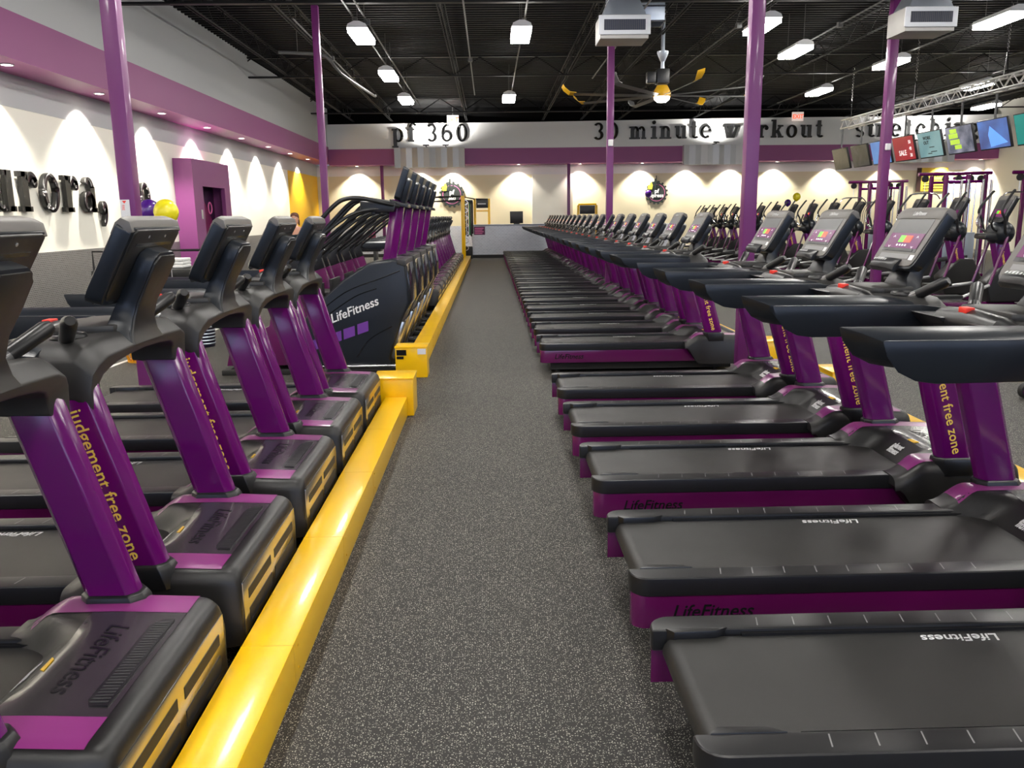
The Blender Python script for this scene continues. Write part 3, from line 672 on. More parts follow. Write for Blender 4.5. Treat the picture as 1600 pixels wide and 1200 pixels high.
    w0, w1 = 0.245, 0.25
    for (a, v) in [(0.0, -0.17)] + [(0.0+0.05*(1-cos(R(q))), -0.19-0.05*sin(R(q))) for q in (30, 60, 90)] + [(Lc-0.02, -w1), (Lc, -w1+0.02)] + [(Lc, w1-0.02), (Lc-0.02, w1)] + [(0.0+0.05*(1-cos(R(q))), 0.19+0.05*sin(R(q))) for q in (90, 60, 30)] + [(0.0, 0.17)]:
        out_.append((a, v))
    rings = [[cp(a, v, 0) for a, v in out_], [cp(0.012+a*0.96, v*0.96, -TH) for a, v in out_]]
    loft(b, rings); con = obj('console', b, BLK_BLUELIT, t, bev=0.007, seg=2, sharp=40)
    b = nb(); loft(b, [[cp(0.03+a*0.9, v*0.9, -TH+0.001) for a, v in out_], [cp(0.035+a*0.88, v*0.88, -TH-0.008) for a, v in out_]]); bs = obj('back_shell', b, SATIN, con, bev=0.003, seg=1)
    b = nb(); loft(b, [[cp(Lc-0.075, -0.17, h), cp(Lc-0.075, 0.17, h), cp(Lc-0.062, 0.17, h), cp(Lc-0.062, -0.17, h)] for h in (-TH-0.0075, -TH-0.0095)]); obj('handle_slot', b, DARKT, bs)
    for v in (-0.08, 0.08):
        b = nb(); loft(b, [[cp(Lc-0.035+0.006*cos(q*PI/4), v+0.006*sin(q*PI/4), h) for q in range(8)] for h in (-TH-0.0075, -TH-0.0095)]); obj('screw', b, SILVER, bs)
    b = nb(); rings = [[cp(0.012+a*0.945, v*0.955, 0.001) for a, v in out_], [cp(0.014+a*0.94, v*0.95, 0.006) for a, v in out_]]
    loft(b, rings); fp = obj('face_plate', b, FACE, con, bev=0.002, seg=1)
    b = nb(); prof = [(Lc-0.055, 0.010), (Lc-0.008, 0.012), (Lc+0.018, 0.0), (Lc+0.020, -0.035), (Lc-0.01, -0.062)]
    rings = [[cp(a, v, h) for a, h in prof] for v in (-0.228, -0.18, 0, 0.18, 0.228)]
    rings[0] = [cp(a-0.006, -0.242, h-0.004) for a, h in prof]; rings[-1] = [cp(a-0.006, 0.242, h-0.004) for a, h in prof]
    loft(b, rings); hd = obj('console_cap', b, FACE, con, bev=0.004, sharp=40)
    me = place(textmesh(LOGO, 0.032, 0.0006, 0.0008, shear=0.25, align='CENTER'), cp(Lc-0.036, 0.0, 0.0125), (0, -1, 0), d); obj('logo', me, SILVER, hd)
    def quad(name, a0, a1, v0, v1, h, m, par):
        b = nb(); loft(b, [[cp(a0, v0, h), cp(a0, v1, h), cp(a1, v1, h), cp(a1, v0, h)], [cp(a0, v0, h+0.0012), cp(a0, v1, h+0.0012), cp(a1, v1, h+0.0012), cp(a1, v0, h+0.0012)]]); return obj(name, b, m, par)
    scr = quad('screen', 0.095, Lc-0.058, -0.185, 0.185, 0.0062, SCRU, con)
    quad('touch_panel', 0.115, 0.205, -0.18, 0.18, 0.0078, SCRP, scr)
    quad('green_tile', 0.150, 0.190, -0.00, 0.055, 0.0092, SCRG, scr); quad('red_tile', 0.150, 0.190, -0.075, -0.001, 0.0092, SCRR, scr)
    b = nb()
    for v in (0.125, -0.125):
        for a_, sg in ((0.178, 1), (0.128, -1)):
            c1, c2, c3 = (a_, v-0.01), (a_+0.012*sg, v), (a_, v+0.01)
            for (p, q2) in ((c1, c2), (c2, c3)): tube(b, [cp(p[0], p[1], 0.0095), cp(q2[0], q2[1], 0.0095)], 0.0012, 4)
    for v in (-0.05, -0.02, 0.01, 0.04): loft(b, [[cp(0.128, v, 0.009), cp(0.128, v+0.014, 0.009), cp(0.138, v+0.014, 0.009), cp(0.138, v, 0.009)], [cp(0.128, v, 0.0098), cp(0.128, v+0.014, 0.0098), cp(0.138, v+0.014, 0.0098), cp(0.138, v, 0.0098)]])
    obj('screen_icons', b, SCRW, scr)
    quad('reading_ledge', 0.098, 0.112, -0.15, 0.15, 0.0078, BLACK, con)
    quad('sticker', 0.050, 0.080, -0.205, -0.16, 0.0068, WHITE, con)
    quad('display_strip', 0.055, 0.082, -0.15, 0.17, 0.0066, TICK, con)
    # key pod
    b = nb(); rings = []
    for (v, k) in ((0.155, 0.55), (0.12, 1), (-0.02, 1), (-0.06, 0.75), (-0.10, 0.5)):
        rings.append([cp(0.052, v, 0.004), cp(0.046, v, 0.03*k), cp(0.005, v, 0.055*k), cp(-0.022, v, 0.05*k), cp(-0.03, v, 0.01), cp(0.0, v, -0.01)])
    loft(b, rings); kp = obj('key_pod', b, BLACK, con, bev=0.004)
    b = nb()
    for k in range(6):
        v = 0.105-0.024*k; loft(b, [[cp(0.020+i*0.012, v+j, 0.0495-i*0.006+0.0025*h) for i, j in ((0, 0), (0, 0.009), (1, 0.009), (1, 0))] for h in (0, 1)])
    obj('keys', b, WHITE, kp)
    return t
TM = make_treadmill(); used = False
def put_treadmill(x, y, label, group):
    global used
    o = TM if not used else copy_tree(TM); used = True
    o.location = (x, y, 0); o['label'] = label; o['group'] = group
    return o
PX = 0.52; LX = -3.205
ry = [2.26, 3.325, 4.53, 5.675, 6.845]
ry += [9.27+1.19*k for k in range(21)]
for i, y in enumerate(ry):
    lab = ['treadmill at the bottom right corner, only its black belt deck in view', 'treadmill second from the bottom right, its armrest crossing the right edge',
           'treadmill with the largest fully visible lit console on the right', 'treadmill just before the lilac column gap, second largest console', 'treadmill directly in front of the wide lilac column',
           'treadmill beyond the gap, its whole purple side panel with the logo exposed'][i] if i < 6 else '%s treadmill beyond the gap in the right row, counted toward the counter' % ords[i-5]
    put_treadmill(PX, y, lab, 'right row of purple treadmills')
for i, y in enumerate([2.30, 3.38, 4.48, 5.55, 6.58]):
    lab = ['purple treadmill at the lower left corner, hood nearest the camera beside the yellow rail', 'left treadmill whose console back stands before the balloons',
           'middle one of the five near left treadmills', 'fourth of the five near left treadmills', 'left treadmill right before the black stair climbers'][i]
    put_treadmill(LX, y, lab, 'near left row of treadmills')
for i in range(13):
    put_treadmill(LX, 15.7+1.16*i, '%s treadmill beyond the stair climbers, along the far yellow rail' % ords[i], 'far left row of treadmills')

# ------------------------------------------------------------------ yellow power raceways
def raceway(segs, boxes, label, flip=1, stick=None, seams=True):
    t = thing('power_raceway', label, 'cable cover')
    for (x0, x1, y0, y1, h) in segs:
        b = nb(); box(b, x0, x1, y0, y1, 0, h); ch = obj('channel', b, YEL, t, bev=0.004)
        b = nb()
        y = y0+0.5
        while y < y1-0.2:
            box(b, x0-0.0006, x1+0.0006, y, y+0.002, 0.02, h+0.0005)
            for dz in (0.05, h-0.03): lathe(b, [(0.005, 0), (0.005, 0.003)], x1, y+0.06, dz, 6, 'x')
            y += 1.05
        obj('seams', b, mat('yellow_seam', srgb(215, 160, 0), 0.4) if 'yellow_seam' not in MATS else MATS['yellow_seam'], ch)
    for (x0, x1, y0, y1, h) in boxes:
        b = nb(); box(b, x0, x1, y0, y1, 0, h); bx = obj('junction_box', b, YEL, t, bev=0.005)
        b = nb(); box(b, x0-0.006, x1+0.006, y0-0.006, y1+0.006, h-0.014, h+0.003); obj('lid', b, YEL, bx, bev=0.003)
        if stick:
            b = nb(); box(b, x0+0.015, x0+0.12, y0-0.008, y0-0.0065, h-0.09, h-0.03); box(b, x0+0.015, x0+0.09, y0-0.008, y0-0.0065, h-0.13, h-0.10); obj('black_label', b, GLOSSB, bx)
            b = nb(); box(b, x0+0.24, x1-0.01, y0-0.008, y0-0.0065, h-0.08, h-0.02); obj('white_label', b, WHITE, bx)
            stick = None
    return t
raceway([(-0.935, -0.745, 0.2, 7.08, 0.17)], [(-1.035, -0.69, 7.06, 7.42, 0.335)], 'bright yellow floor cable cover beside the near left treadmills, ending in a box')
raceway([(-0.955, -0.765, 9.15, 33.0, 0.19)], [(-1.04, -0.70, 8.82, 9.1, 0.335)], 'long yellow floor cable cover running toward the counter, labelled end box', stick=True)
raceway([(3.02, 3.2, 1.0, 7.02, 0.17)], [(2.96, 3.30, 7.0, 7.38, 0.335)], 'yellow floor cable cover in front of the near right treadmills, behind their purple uprights')
raceway([(3.02, 3.2, 9.15, 33.0, 0.19)], [(2.96, 3.30, 8.82, 9.2, 0.335)], 'yellow cable cover in front of the far right treadmills beside the lilac column')

# ------------------------------------------------------------------ stair climbers
def make_stair():
    t = thing('stair_climber', 'x', 'stair climber')
    side = [(-1.92, 0.06), (-1.11, 0.06), (-1.13, 0.17), (-0.98, 0.60), (-0.895, 0.78), (-0.90, 0.95), (-0.935, 1.24), (-1.07, 1.255), (-1.33, 1.215), (-1.61, 1.045), (-1.87, 0.82), (-2.15, 0.52), (-2.2, 0.3)]
    b = nb(); prism(b, side, 'y', -0.42, 0.42); sh = obj('body_shroud', b, BLK_BLUELIT, t, bev=0.03, seg=3, sharp=40)
    b = nb(); prism(b, [(-0.99, 0.60), (-0.885, 0.77), (-0.885, 0.95), (-0.92, 1.20), (-0.97, 1.20), (-0.96, 0.9), (-1.02, 0.65)], 'y', -0.36, 0.36); obj('front_shell', b, GLOSSB, t, bev=0.012)
    b = nb(); prism(b, [(-1.10, 0.14), (-0.965, 0.56), (-1.03, 0.58), (-1.15, 0.2)], 'y', -0.37, 0.37); obj('lower_front_panel', b, GRILLE, t, bev=0.01)
    b = nb(); prism(b, [(-1.02, 1.25), (-0.925, 1.245), (-0.92, 1.17), (-1.02, 1.20)], 'y', -0.43, 0.43); obj('top_trim', b, DASH, t, bev=0.01)
    # grooves and purple blocks on both sides
    for s in (-1, 1):
        yy = s*0.4215
        b = nb()
        for pts in ([(-2.0, 0.60), (-1.6, 0.90), (-1.2, 1.05), (-0.99, 1.13)], [(-1.85, 0.62), (-1.5, 0.85), (-1.25, 0.94)], [(-1.5, 0.18), (-1.35, 0.38), (-1.1, 0.52)]):
            c = smoothcurve([(p[0], yy, p[1]) for p in pts], 5); tube(b, c, 0.006, 5)
        obj('side_groove', b, DARKT, sh)
        b = nb(); y0, y1 = sorted((yy, s*0.4235))
        for (xa, xb2) in ((-1.98, -1.66), (-1.635, -1.51), (-1.48, -1.36)):
            za = lambda x: 0.475+(x+1.36)*0.34
            prism(b, [(xa, za(xa)-0.0), (xb2, za(xb2)), (xb2, za(xb2)+0.11), (xa, za(xa)+0.115)], 'y', y0, y1)
        obj('purple_block', b, mat('purple_block', srgb(110, 55, 150), 0.4), sh)
    me = place(textmesh(LOGO, 0.135, 0.0006, 0.002, shear=0.25), (-1.76, -0.424, 0.565), (1, 0, 0.38), (-0.38, 0, 1)); obj('logo', me, WHITE, sh)
    b = nb(); box(b, -3.0, -1.05, -0.44, -0.36, 0.0, 0.06); box(b, -3.0, -1.05, 0.36, 0.44, 0.0, 0.06); box(b, -3.0, -2.92, -0.36, 0.36, 0.0, 0.06)
    obj('base_frame', b, RUBBER, t, bev=0.01)
    b = nb(); tube(b, [(-1.95, -0.445, 0.085), (-1.07, -0.445, 0.085)], 0.018, 8); obj('foot_bar', b, CHROME, t)
    for k in range(4):
        b = nb(); box(b, -2.86+0.21*k, -2.58+0.21*k, -0.30, 0.30, 0.16+0.2*k, 0.20+0.2*k); box(b, -2.62+0.21*k, -2.59+0.21*k, -0.30, 0.30, 0.2+0.2*k, 0.36+0.2*k); obj('step', b, RUBBER, t, bev=0.004)
    for s in (-1, 1):
        b = nb(); prism(b, [(-2.36, 1.02), (-2.16, 1.08), (-1.98, 0.45), (-2.1, 0.10), (-2.95, 0.10), (-2.9, 0.3), (-2.45, 0.55)], 'y', *sorted((s*0.40, s*0.33))); po = obj('side_post', b, PURPS, t, bev=0.012)
        b = nb(); prism(b, [(-2.37, 1.0), (-2.35, 1.22), (-2.24, 1.34), (-2.15, 1.30), (-2.20, 1.2), (-2.16, 1.07)], 'y', *sorted((s*0.405, s*0.325))); obj('post_cap', b, BLACK, t, bev=0.01)
        d = Vector((0.17, 0, -0.62)).normalized()
        me = place(textmesh('judgement free zone', 0.085, 0.0006, 0.0006), (-2.27, s*0.402, 0.98), d, (1*(-s), 0, 0.28*(-s))); obj('lettering', me, GOLD, po)
        b = nb(); pts = smoothcurve([(-2.24, s*0.365, 1.28), (-2.10, s*0.38, 1.40), (-1.84, s*0.40, 1.665), (-1.66, s*0.40, 1.84), (-1.55, s*0.39, 1.90), (-1.40, s*0.37, 1.91), (-1.2, s*0.30, 1.87), (-1.0, s*0.16, 1.82)], 5)
        tube(b, pts, 0.024, 10); obj('handrail', b, BLACK, t)
        b = nb(); pts = smoothcurve([(-2.22, s*0.365, 1.22), (-2.06, s*0.30, 1.34), (-1.55, s*0.26, 1.72), (-1.2, s*0.20, 1.80)], 5); tube(b, pts, 0.018, 8); obj('inner_rail', b, BLACK, t)
    b = nb(); prism(b, [(-1.42, 1.76), (-1.05, 1.76), (-1.02, 1.86), (-1.42, 1.88)], 'y', -0.22, 0.22); obj('tray', b, BLACK, t, bev=0.015)
    for s in (-1, 1):
        b = nb(); lathe(b, [(0.04, 0), (0.045, 0.09), (0.038, 0.09)], -1.28, s*0.16, 1.74, 16); obj('cup_holder', b, BLK_BLUELIT, t)
    b = nb(); rings = [[(u-0.10, -0.07, z), (u-0.10, 0.07, z), (u-0.02, 0.105, z), (u+0.05, 0.07, z), (u+0.05, -0.07, z), (u-0.02, -0.105, z)] for u, z in ((-1.13, 1.15), (-0.99, 1.90))]
    loft(b, rings); obj('mast', b, PURP, t, bev=0.008)
    P0 = Vector((-1.05, 0, 1.90)); P1 = Vector((-0.925, 0, 2.25)); d = (P1-P0).normalized(); nr = Vector((-d.z, 0, d.x))
    cp = lambda a, v, h: tuple(P0+d*a+nr*h+Vector((0, v, 0)))
    Lc = (P1-P0).length
    b = nb(); loft(b, [[cp(0, -0.2, 0), cp(0, 0.2, 0), cp(0.03, 0.235, 0), cp(Lc-0.02, 0.24, 0), cp(Lc, 0.22, 0), cp(Lc, -0.22, 0), cp(Lc-0.02, -0.24, 0), cp(0.03, -0.235, 0)], [cp(0.01, -0.19, -0.07), cp(0.01, 0.19, -0.07), cp(0.03, 0.225, -0.07), cp(Lc-0.03, 0.23, -0.07), cp(Lc-0.01, 0.21, -0.07), cp(Lc-0.01, -0.21, -0.07), cp(Lc-0.03, -0.23, -0.07), cp(0.03, -0.225, -0.07)]])
    con = obj('console', b, BLK_BLUELIT, t, bev=0.008, sharp=40)
    b = nb(); loft(b, [[cp(0.08, -0.17, h), cp(0.08, 0.17, h), cp(Lc-0.05, 0.17, h), cp(Lc-0.05, -0.17, h)] for h in (0.001, 0.004)]); obj('screen', b, SCRU, con)
    b = nb(); loft(b, [[cp(0.0, -0.12, -0.065), cp(0.0, 0.12, -0.065), cp(0.24, 0.13, -0.065), cp(0.27, 0.08, -0.065), cp(0.27, -0.08, -0.065), cp(0.24, -0.13, -0.065)], [cp(-0.01, -0.11, -0.12), cp(-0.01, 0.11, -0.12), cp(0.23, 0.12, -0.11), cp(0.255, 0.07, -0.11), cp(0.255, -0.07, -0.11), cp(0.23, -0.12, -0.11)]]); obj('rear_cover', b, BLK_BLUELIT, con, bev=0.006)
    b = nb(); prism(b, [(-1.10, 1.845), (-0.90, 1.80), (-0.90, 1.84), (-1.10, 1.90)], 'y', -0.17, 0.17); obj('neck_trim', b, BLACK, t, bev=0.008)
    return t
ST = make_stair(); sl = ['nearest stair climber, its black side with white logo and purple blocks facing the camera', 'second stair climber from the camera', 'middle stair climber of the five', 'fourth stair climber from the camera', 'farthest stair climber, before the far left treadmills']
for i, y in enumerate([9.55, 10.62, 11.7, 12.8, 13.95]):
    o = ST if i == 0 else copy_tree(ST); o.location = (0, y, 0); o['label'] = sl[i]; o['group'] = 'five stair climbers in the left row'

# ------------------------------------------------------------------ counter at the back
t = thing('front_counter', 'low counter clad in stamped silver metal at the end of the aisle', 'counter', (0, 0, 0))
b = nb(); box(b, -0.75, 2.45, 35.0, 35.5, 0.13, 1.32); obj('counter_body', b, COUNTM, t)
b = nb(); box(b, -0.75, 2.45, 35.03, 35.5, 0.0, 0.13); obj('kick_plate', b, RUBBER, t)
b = nb(); box(b, -0.80, 2.50, 34.95, 35.55, 1.32, 1.37); obj('worktop', b, mat('counter_top', (0.30, 0.33, 0.40, 1), 0.3), t, bev=0.006)
b = nb(); box(b, -0.66, -0.2, 34.985, 34.999, 0.95, 1.29); sgn = obj('notice_panel', b, mat('notice_purple', srgb(95, 25, 75), 0.4), t)
b = nb()
for k in range(4): box(b, -0.62, -0.26-0.05*(k % 2), 34.978, 34.986, 1.20-0.07*k, 1.235-0.07*k)
obj('printed_lines', b, PINKS, sgn)
t = thing('monitor', 'dark monitor standing on the stamped metal counter', 'monitor', (1.12, 35.2, 1.37))
b = nb(); box(b, -0.27, 0.27, -0.03, 0.03, 0.03, 0.52); obj('panel', b, BLACK, t, bev=0.01)
b = nb(); box(b, -0.12, 0.12, -0.1, 0.1, 0, 0.03); obj('foot', b, BLACK, t, bev=0.005)

# ------------------------------------------------------------------ training rig
t = thing('training_rig', 'tall yellow training rig with hanging bands left of the counter', 'training rig', (0, 0, 0))
def rigpost(x, y, h, wd=0.08): b = nb(); box(b, x-wd, x+wd, y-wd, y+wd, 0, h); return obj('post', b, YEL, t, bev=0.015)
p = rigpost(-1.06, 33.9, 2.52, 0.075)
for k in range(7):
    b = nb(); tube(b, [(-0.98+0.11*sin(PI*q/8), 33.9, 0.45+0.3*k+0.09*cos(PI*q/8)) for q in range(9)], 0.014, 6); obj('storage_hook', b, CHROME, p)
rigpost(-0.62, 36.0, 2.45, 0.05); rigpost(-0.02, 36.3, 2.45, 0.05); rigpost(-3.3, 35.2, 2.45, 0.06)
b = nb(); tube(b, [(-1.06, 33.9, 2.48), (-0.62, 36.0, 2.42), (-0.02, 36.3, 2.42)], 0.03, 8); obj('top_bar', b, BLACK, t)
b = nb(); tube(b, [(-1.06, 33.9, 2.50), (-3.3, 35.2, 2.45)], 0.03, 8); tube(b, [(-1.06, 33.9, 2.35), (-3.3, 35.2, 2.28)], 0.03, 8); obj('monkey_bars', b, BLACK, t)
b = nb(); box(b, -0.56, -0.06, 36.1, 36.14, 2.05, 2.4); bn = obj('banner', b, BLACK, t, bev=0.01)
b = nb(); box(b, -0.5, -0.15, 36.09, 36.099, 2.2, 2.25); obj('printed_line', b, WHITE, bn)
b = nb(); box(b, -0.56, -0.06, 36.1, 36.13, 1.9, 1.96); obj('crossbar', b, YEL, t)
for k, (x, m, z0) in enumerate([(-0.98, BLACK, 0.95), (-0.90, BLACK, 0.9), (-0.82, GREEN, 0.95), (-0.76, BLACK, 0.9), (-0.70, RUBBER, 1.0)]):
    b = nb(); box(b, x-0.03, x+0.03, 34.3+0.1*k, 34.33+0.1*k, z0, 2.3); obj('hanging_band', b, m, t, bev=0.006)
b = nb(); box(b, -1.05, -0.68, 34.25, 34.85, 2.27, 2.36); obj('band_rack', b, BLACK, t, bev=0.02)
b = nb(); box(b, -1.02, -0.72, 34.3, 34.7, 0.0, 0.5); tag(obj('storage_crate', b, RUBBER, bev=0.03), 'black crate on the floor below the hanging bands', 'crate')
t = thing('training_rig', 'second yellow rig frame with a black banner, right of the aisle end', 'training rig', (0, 0, 0))
for x in (3.78, 4.55): b = nb(); box(b, x-0.05, x+0.05, 35.9, 36.0, 0, 2.12); obj('post', b, YEL, t, bev=0.015)
b = nb(); box(b, 3.84, 4.49, 35.9, 35.94, 1.75, 2.1); obj('banner', b, BLACK, t, bev=0.01)
b = nb(); tube(b, [(3.78, 35.95, 2.15), (4.55, 35.95, 2.15)], 0.04, 8); obj('top_bar', b, YEL, t)

# notices on the far left half wall
for i, x in enumerate((-5.14, -3.95)):
    t = thing('wall_notice', ['small dark red notice on the back half wall, left of the thin purple column', 'small dark red notice just right of the thin purple column'][i], 'notice', (x, YB-0.03, 1.0))
    b = nb(); box(b, -0.16, 0.16, -0.005, 0.008, -0.18, 0.18); obj('board', b, mat('notice_red', srgb(110, 30, 60), 0.4), t)
    b = nb(); box(b, -0.12, 0.12, -0.009, -0.005, -0.02, 0.1); obj('printed_lines', b, PINKS, t)
# two far treadmills / benches by the back left
for i, (x, y) in enumerate(((-4.75, 27.6), (-5.6, 25.6))):
    t = thing('exercise_bench', ['long low black bench with a pale padded top, seen through the stair climber rails', 'black padded bench near the left wall behind the rails'][i], 'bench', (x, y, 0))
    b = nb(); box(b, -1.2, 1.2, -0.3, 0.3, 0.62, 0.86); obj('frame', b, BLACK, t, bev=0.03)
    b = nb(); box(b, -1.2, 1.2, -0.32, 0.32, 0.86, 0.97); obj('pad', b, mat('pale_pad', (0.45, 0.43, 0.40, 1), 0.4), t, bev=0.03)
    for s in (-1, 1): b = nb(); box(b, s*1.0-0.05, s*1.0+0.05, -0.25, 0.25, 0.0, 0.62); obj('leg', b, BLACK, t, bev=0.01)
# massage bed with towels near left wall
t = thing('massage_bed', 'dark massage bed by the left wall holding folded white towels', 'bed', (-5.55, 14.2, 0))
b = nb(); box(b, -0.9, 1.0, -0.45, 0.45, 0.45, 0.78); obj('base', b, BLACK, t, bev=0.05)
b = nb(); box(b, -0.95, 1.05, -0.48, 0.48, 0.78, 0.92); obj('mattress', b, RUBBER, t, bev=0.05)
for s in (-1, 1): b = nb(); box(b, s*0.75-0.06, s*0.75+0.06, -0.4, 0.4, 0, 0.45); obj('leg', b, BLACK, t, bev=0.01)
b = nb(); tube(b, [(-0.9, -0.44, 0.9), (-0.9, -0.44, 1.22), (0.95, -0.44, 1.22), (0.95, -0.44, 0.9)], 0.02, 8); obj('guard_rail', b, BLACK, t)
for k in range(3):
    b = nb(); box(b, -6.0, -5.1, 14.0, 14.4, 0.921+0.052*k, 0.971+0.052*k)
    tag(obj('folded_towel', b, TOWEL, bev=0.02, seg=3), ['white folded towel at the bottom of the stack on the bed', 'white folded towel in the middle of the stack', 'white folded towel on top of the stack on the bed'][k], 'towel', 'folded towels on the massage bed')

# alcove on the left wall
t = thing('tanning_booth_entrance', 'purple framed entrance box with a patterned recess projecting from the left wall', 'booth', (0, 0, 0))
PB = mat('booth_purple', srgb(135, 65, 125), 0.5)
XL0 = XL; XL = XL+0.014
for nm, (x0, x1, y0, y1, z0, z1) in {'near_side': (XL, -6.95, 20.2, 20.4, 0, 3.12), 'jamb': (-7.05, -6.95, 20.4, 20.85, 0, 3.12), 'far_jamb': (-7.05, -6.95, 22.55, 23.0, 0, 3.12), 'lintel': (-7.05, -6.95, 20.85, 22.55, 2.5, 3.12), 'roof': (XL, -7.05, 20.4, 23.0, 3.02, 3.12), 'far_side': (XL, -7.05, 22.8, 23.0, 0, 3.02)}.items():
    b = nb(); box(b, x0, x1, y0, y1, z0, z1); obj(nm, b, PB, t)
b = nb(); box(b, XL, XL+0.05, 20.4, 22.8, 0.0, 3.0); rc = obj('recess_panel', b, mat('booth_recess', srgb(110, 25, 75), 0.5), t)
b = nb(); prism(b, [(21.4, 2.9), (22.75, 2.9), (22.75, 1.5), (22.0, 2.2)], 'x', XL+0.05, XL+0.055); obj('dark_triangle', b, mat('booth_dark', srgb(50, 15, 55), 0.5), rc)
b = nb()
for (yy, zz) in ((21.55, 2.3), (21.6, 1.75), (22.4, 2.0), (22.45, 1.45), (21.1, 2.45)):
    tube(b, [(XL+0.06, yy+0.14*cos(2*PI*k/16), zz+0.14*sin(2*PI*k/16)) for k in range(16)], 0.022, 5, closed=True)
obj('ring_pattern', b, PINKS, rc)
XL = XL0
b = nb(); box(b, -6.95, -6.93, 20.60, 20.68, 1.72, 1.94); obj('card_reader', b, SILVER, t, bev=0.004)

# balloons
def balloon(x, y, z, r, m, lab, grp, zend=0.05, dx=0.0):
    t = thing('balloon', lab, 'balloon', (x, y, z), 0, grp)
    b = nb(); prof = [(0.0, r*1.08)] + [(r*sin(PI*k/14)*(1 if k < 8 else 1-0.02*(k-7)), r*1.08*cos(PI*k/14)) for k in range(1, 14)] + [(0.012, -r*1.15), (0.02, -r*1.22), (0.0, -r*1.2)]
    lathe(b, prof, seg=28); obj('envelope', b, m, t, sharp=70)
    b = nb(); tube(b, [(0, 0, -r*1.2), (dx*0.4, 0, -(z-zend)*0.5), (dx, 0, -(z-zend))], 0.003, 4); obj('string', b, WHITE, t)
balloon(-4.16, 11.0, 1.80, 0.155, BALY, 'large yellow balloon floating above the second left console', 'balloons left of the column', 0.19, 0.0)
balloon(-4.50, 11.32, 1.82, 0.145, BALP, 'purple balloon half hidden behind the nearest column', 'balloons left of the column', 0.03, 0.1)
b = nb(); lathe(b, [(0.0, 0), (0.07, 0), (0.05, 0.18), (0, 0.19)], -4.16, 11.0, 0, 12); tag(obj('balloon_weight', b, BALP), 'small purple balloon weight on the floor under the yellow balloon', 'weight')
balloon(12.06, 33.0, 2.30, 0.15, BALY, 'small far yellow balloon above the right elliptical row', 'balloons at the far right', 0.2)
balloon(11.86, 33.4, 2.08, 0.13, BALP, 'small far purple balloon touching the yellow one', 'balloons at the far right', 0.03, -0.1)
b = nb(); lathe(b, [(0.0, 0), (0.08, 0), (0.05, 0.18), (0, 0.2)], 12.06, 33.0, 0, 12); tag(obj('balloon_weight', b, BALP), 'small weight under the far right balloons', 'weight')
balloon(6.83, 36.3, 2.56, 0.15, BALP, 'purple balloon in front of the pf xpress gear sign', 'balloon at the sign', 0.02)

# bins
t = thing('waste_basket', 'round yellow slatted basket on the floor behind the left treadmills', 'basket', (-4.32, 10.2, 0))
b = nb()
for k in range(20):
    a = 2*PI*k/20; tube(b, [(0.15*cos(a), 0.15*sin(a), 0.02), (0.185*cos(a), 0.185*sin(a), 0.13)], 0.009, 5)
obj('slats', b, mat('orange_yellow_plastic', srgb(240, 165, 20), 0.4), t)
b = nb(); lathe(b, [(0, 0), (0.16, 0), (0.165, 0.025), (0, 0.02)], seg=24); lathe(b, [(0.175, 0.12), (0.2, 0.12), (0.2, 0.14), (0.175, 0.14)], seg=24); obj('rims', b, MATS['orange_yellow_plastic'], t)
t = thing('mesh_bin', 'dark blue mesh waste bin behind the third left treadmill', 'bin', (-3.95, 11.35, 0))
b = nb(); lathe(b, [(0, 0.0), (0.15, 0.0), (0.155, 0.02), (0.17, 0.40), (0.16, 0.40), (0.145, 0.03), (0, 0.03)], seg=28); obj('basket', b, NAVYB, t)
b = nb()
for k in range(8): lathe(b, [(0.158+0.0018*k, 0.045*k+0.04), (0.163+0.0018*k, 0.045*k+0.05), (0.158+0.0018*k, 0.045*k+0.06)], seg=24)
obj('mesh_rings', b, STEEL, t)

# ------------------------------------------------------------------ ducts
def duct(x, y, lab, shade=1.0):
    t = thing('air_duct', lab, 'air duct', (x, y, 0), 0, 'galvanised ceiling ducts')
    b = nb()
    def rg(hw, y0, y1, z): return [(-hw, y0, z), (hw, y0, z), (hw, y1, z), (-hw, y1, z)]
    loft(b, [rg(0.37, 0, 0.62, 4.99), rg(0.26, 0.05, 0.5, 5.25), rg(0.25, 0.05, 0.5, 5.5), rg(0.25, 0.05, 0.5, 6.19)]); d = obj('throat', b, STEEL, t, bev=0.004)
    b = nb()
    for z, hw in ((5.25, 0.27), (5.5, 0.26), (5.75, 0.26), (6.0, 0.26)):
        box(b, -hw, hw, 0.04, 0.51, z, z+0.02)
    obj('seam_bands', b, CHROME, d)
    b = nb(); box(b, -0.41, 0.41, 0.0, 0.66, 4.62, 5.0); bx = obj('diffuser_box', b, mat('duct_box_grey', (0.42, 0.41, 0.39, 1), 0.5), t, bev=0.006)
    b = nb(); box(b, -0.44, 0.44, -0.03, 0.0, 4.68, 4.99); obj('grille_frame', b, mat('pale_grille_frame', (0.62, 0.64, 0.68, 1), 0.4), bx, bev=0.01)
    b = nb(); box(b, -0.35, 0.35, -0.034, -0.028, 4.75, 4.92); gr = obj('grille', b, mat('grille_dark', (0.03, 0.035, 0.06, 1), 0.4), bx)
    b = nb()
    for k in range(22): box(b, -0.34+0.0315*k, -0.335+0.0315*k, -0.04, -0.033, 4.755, 4.915)
    obj('grille_fins', b, CONDUIT, gr)
duct(2.33, 14.83, 'silver duct with a white framed grille, nearest above the middle column')
duct(7.33, 14.4, 'silver duct with a grille at the top right above the television column')
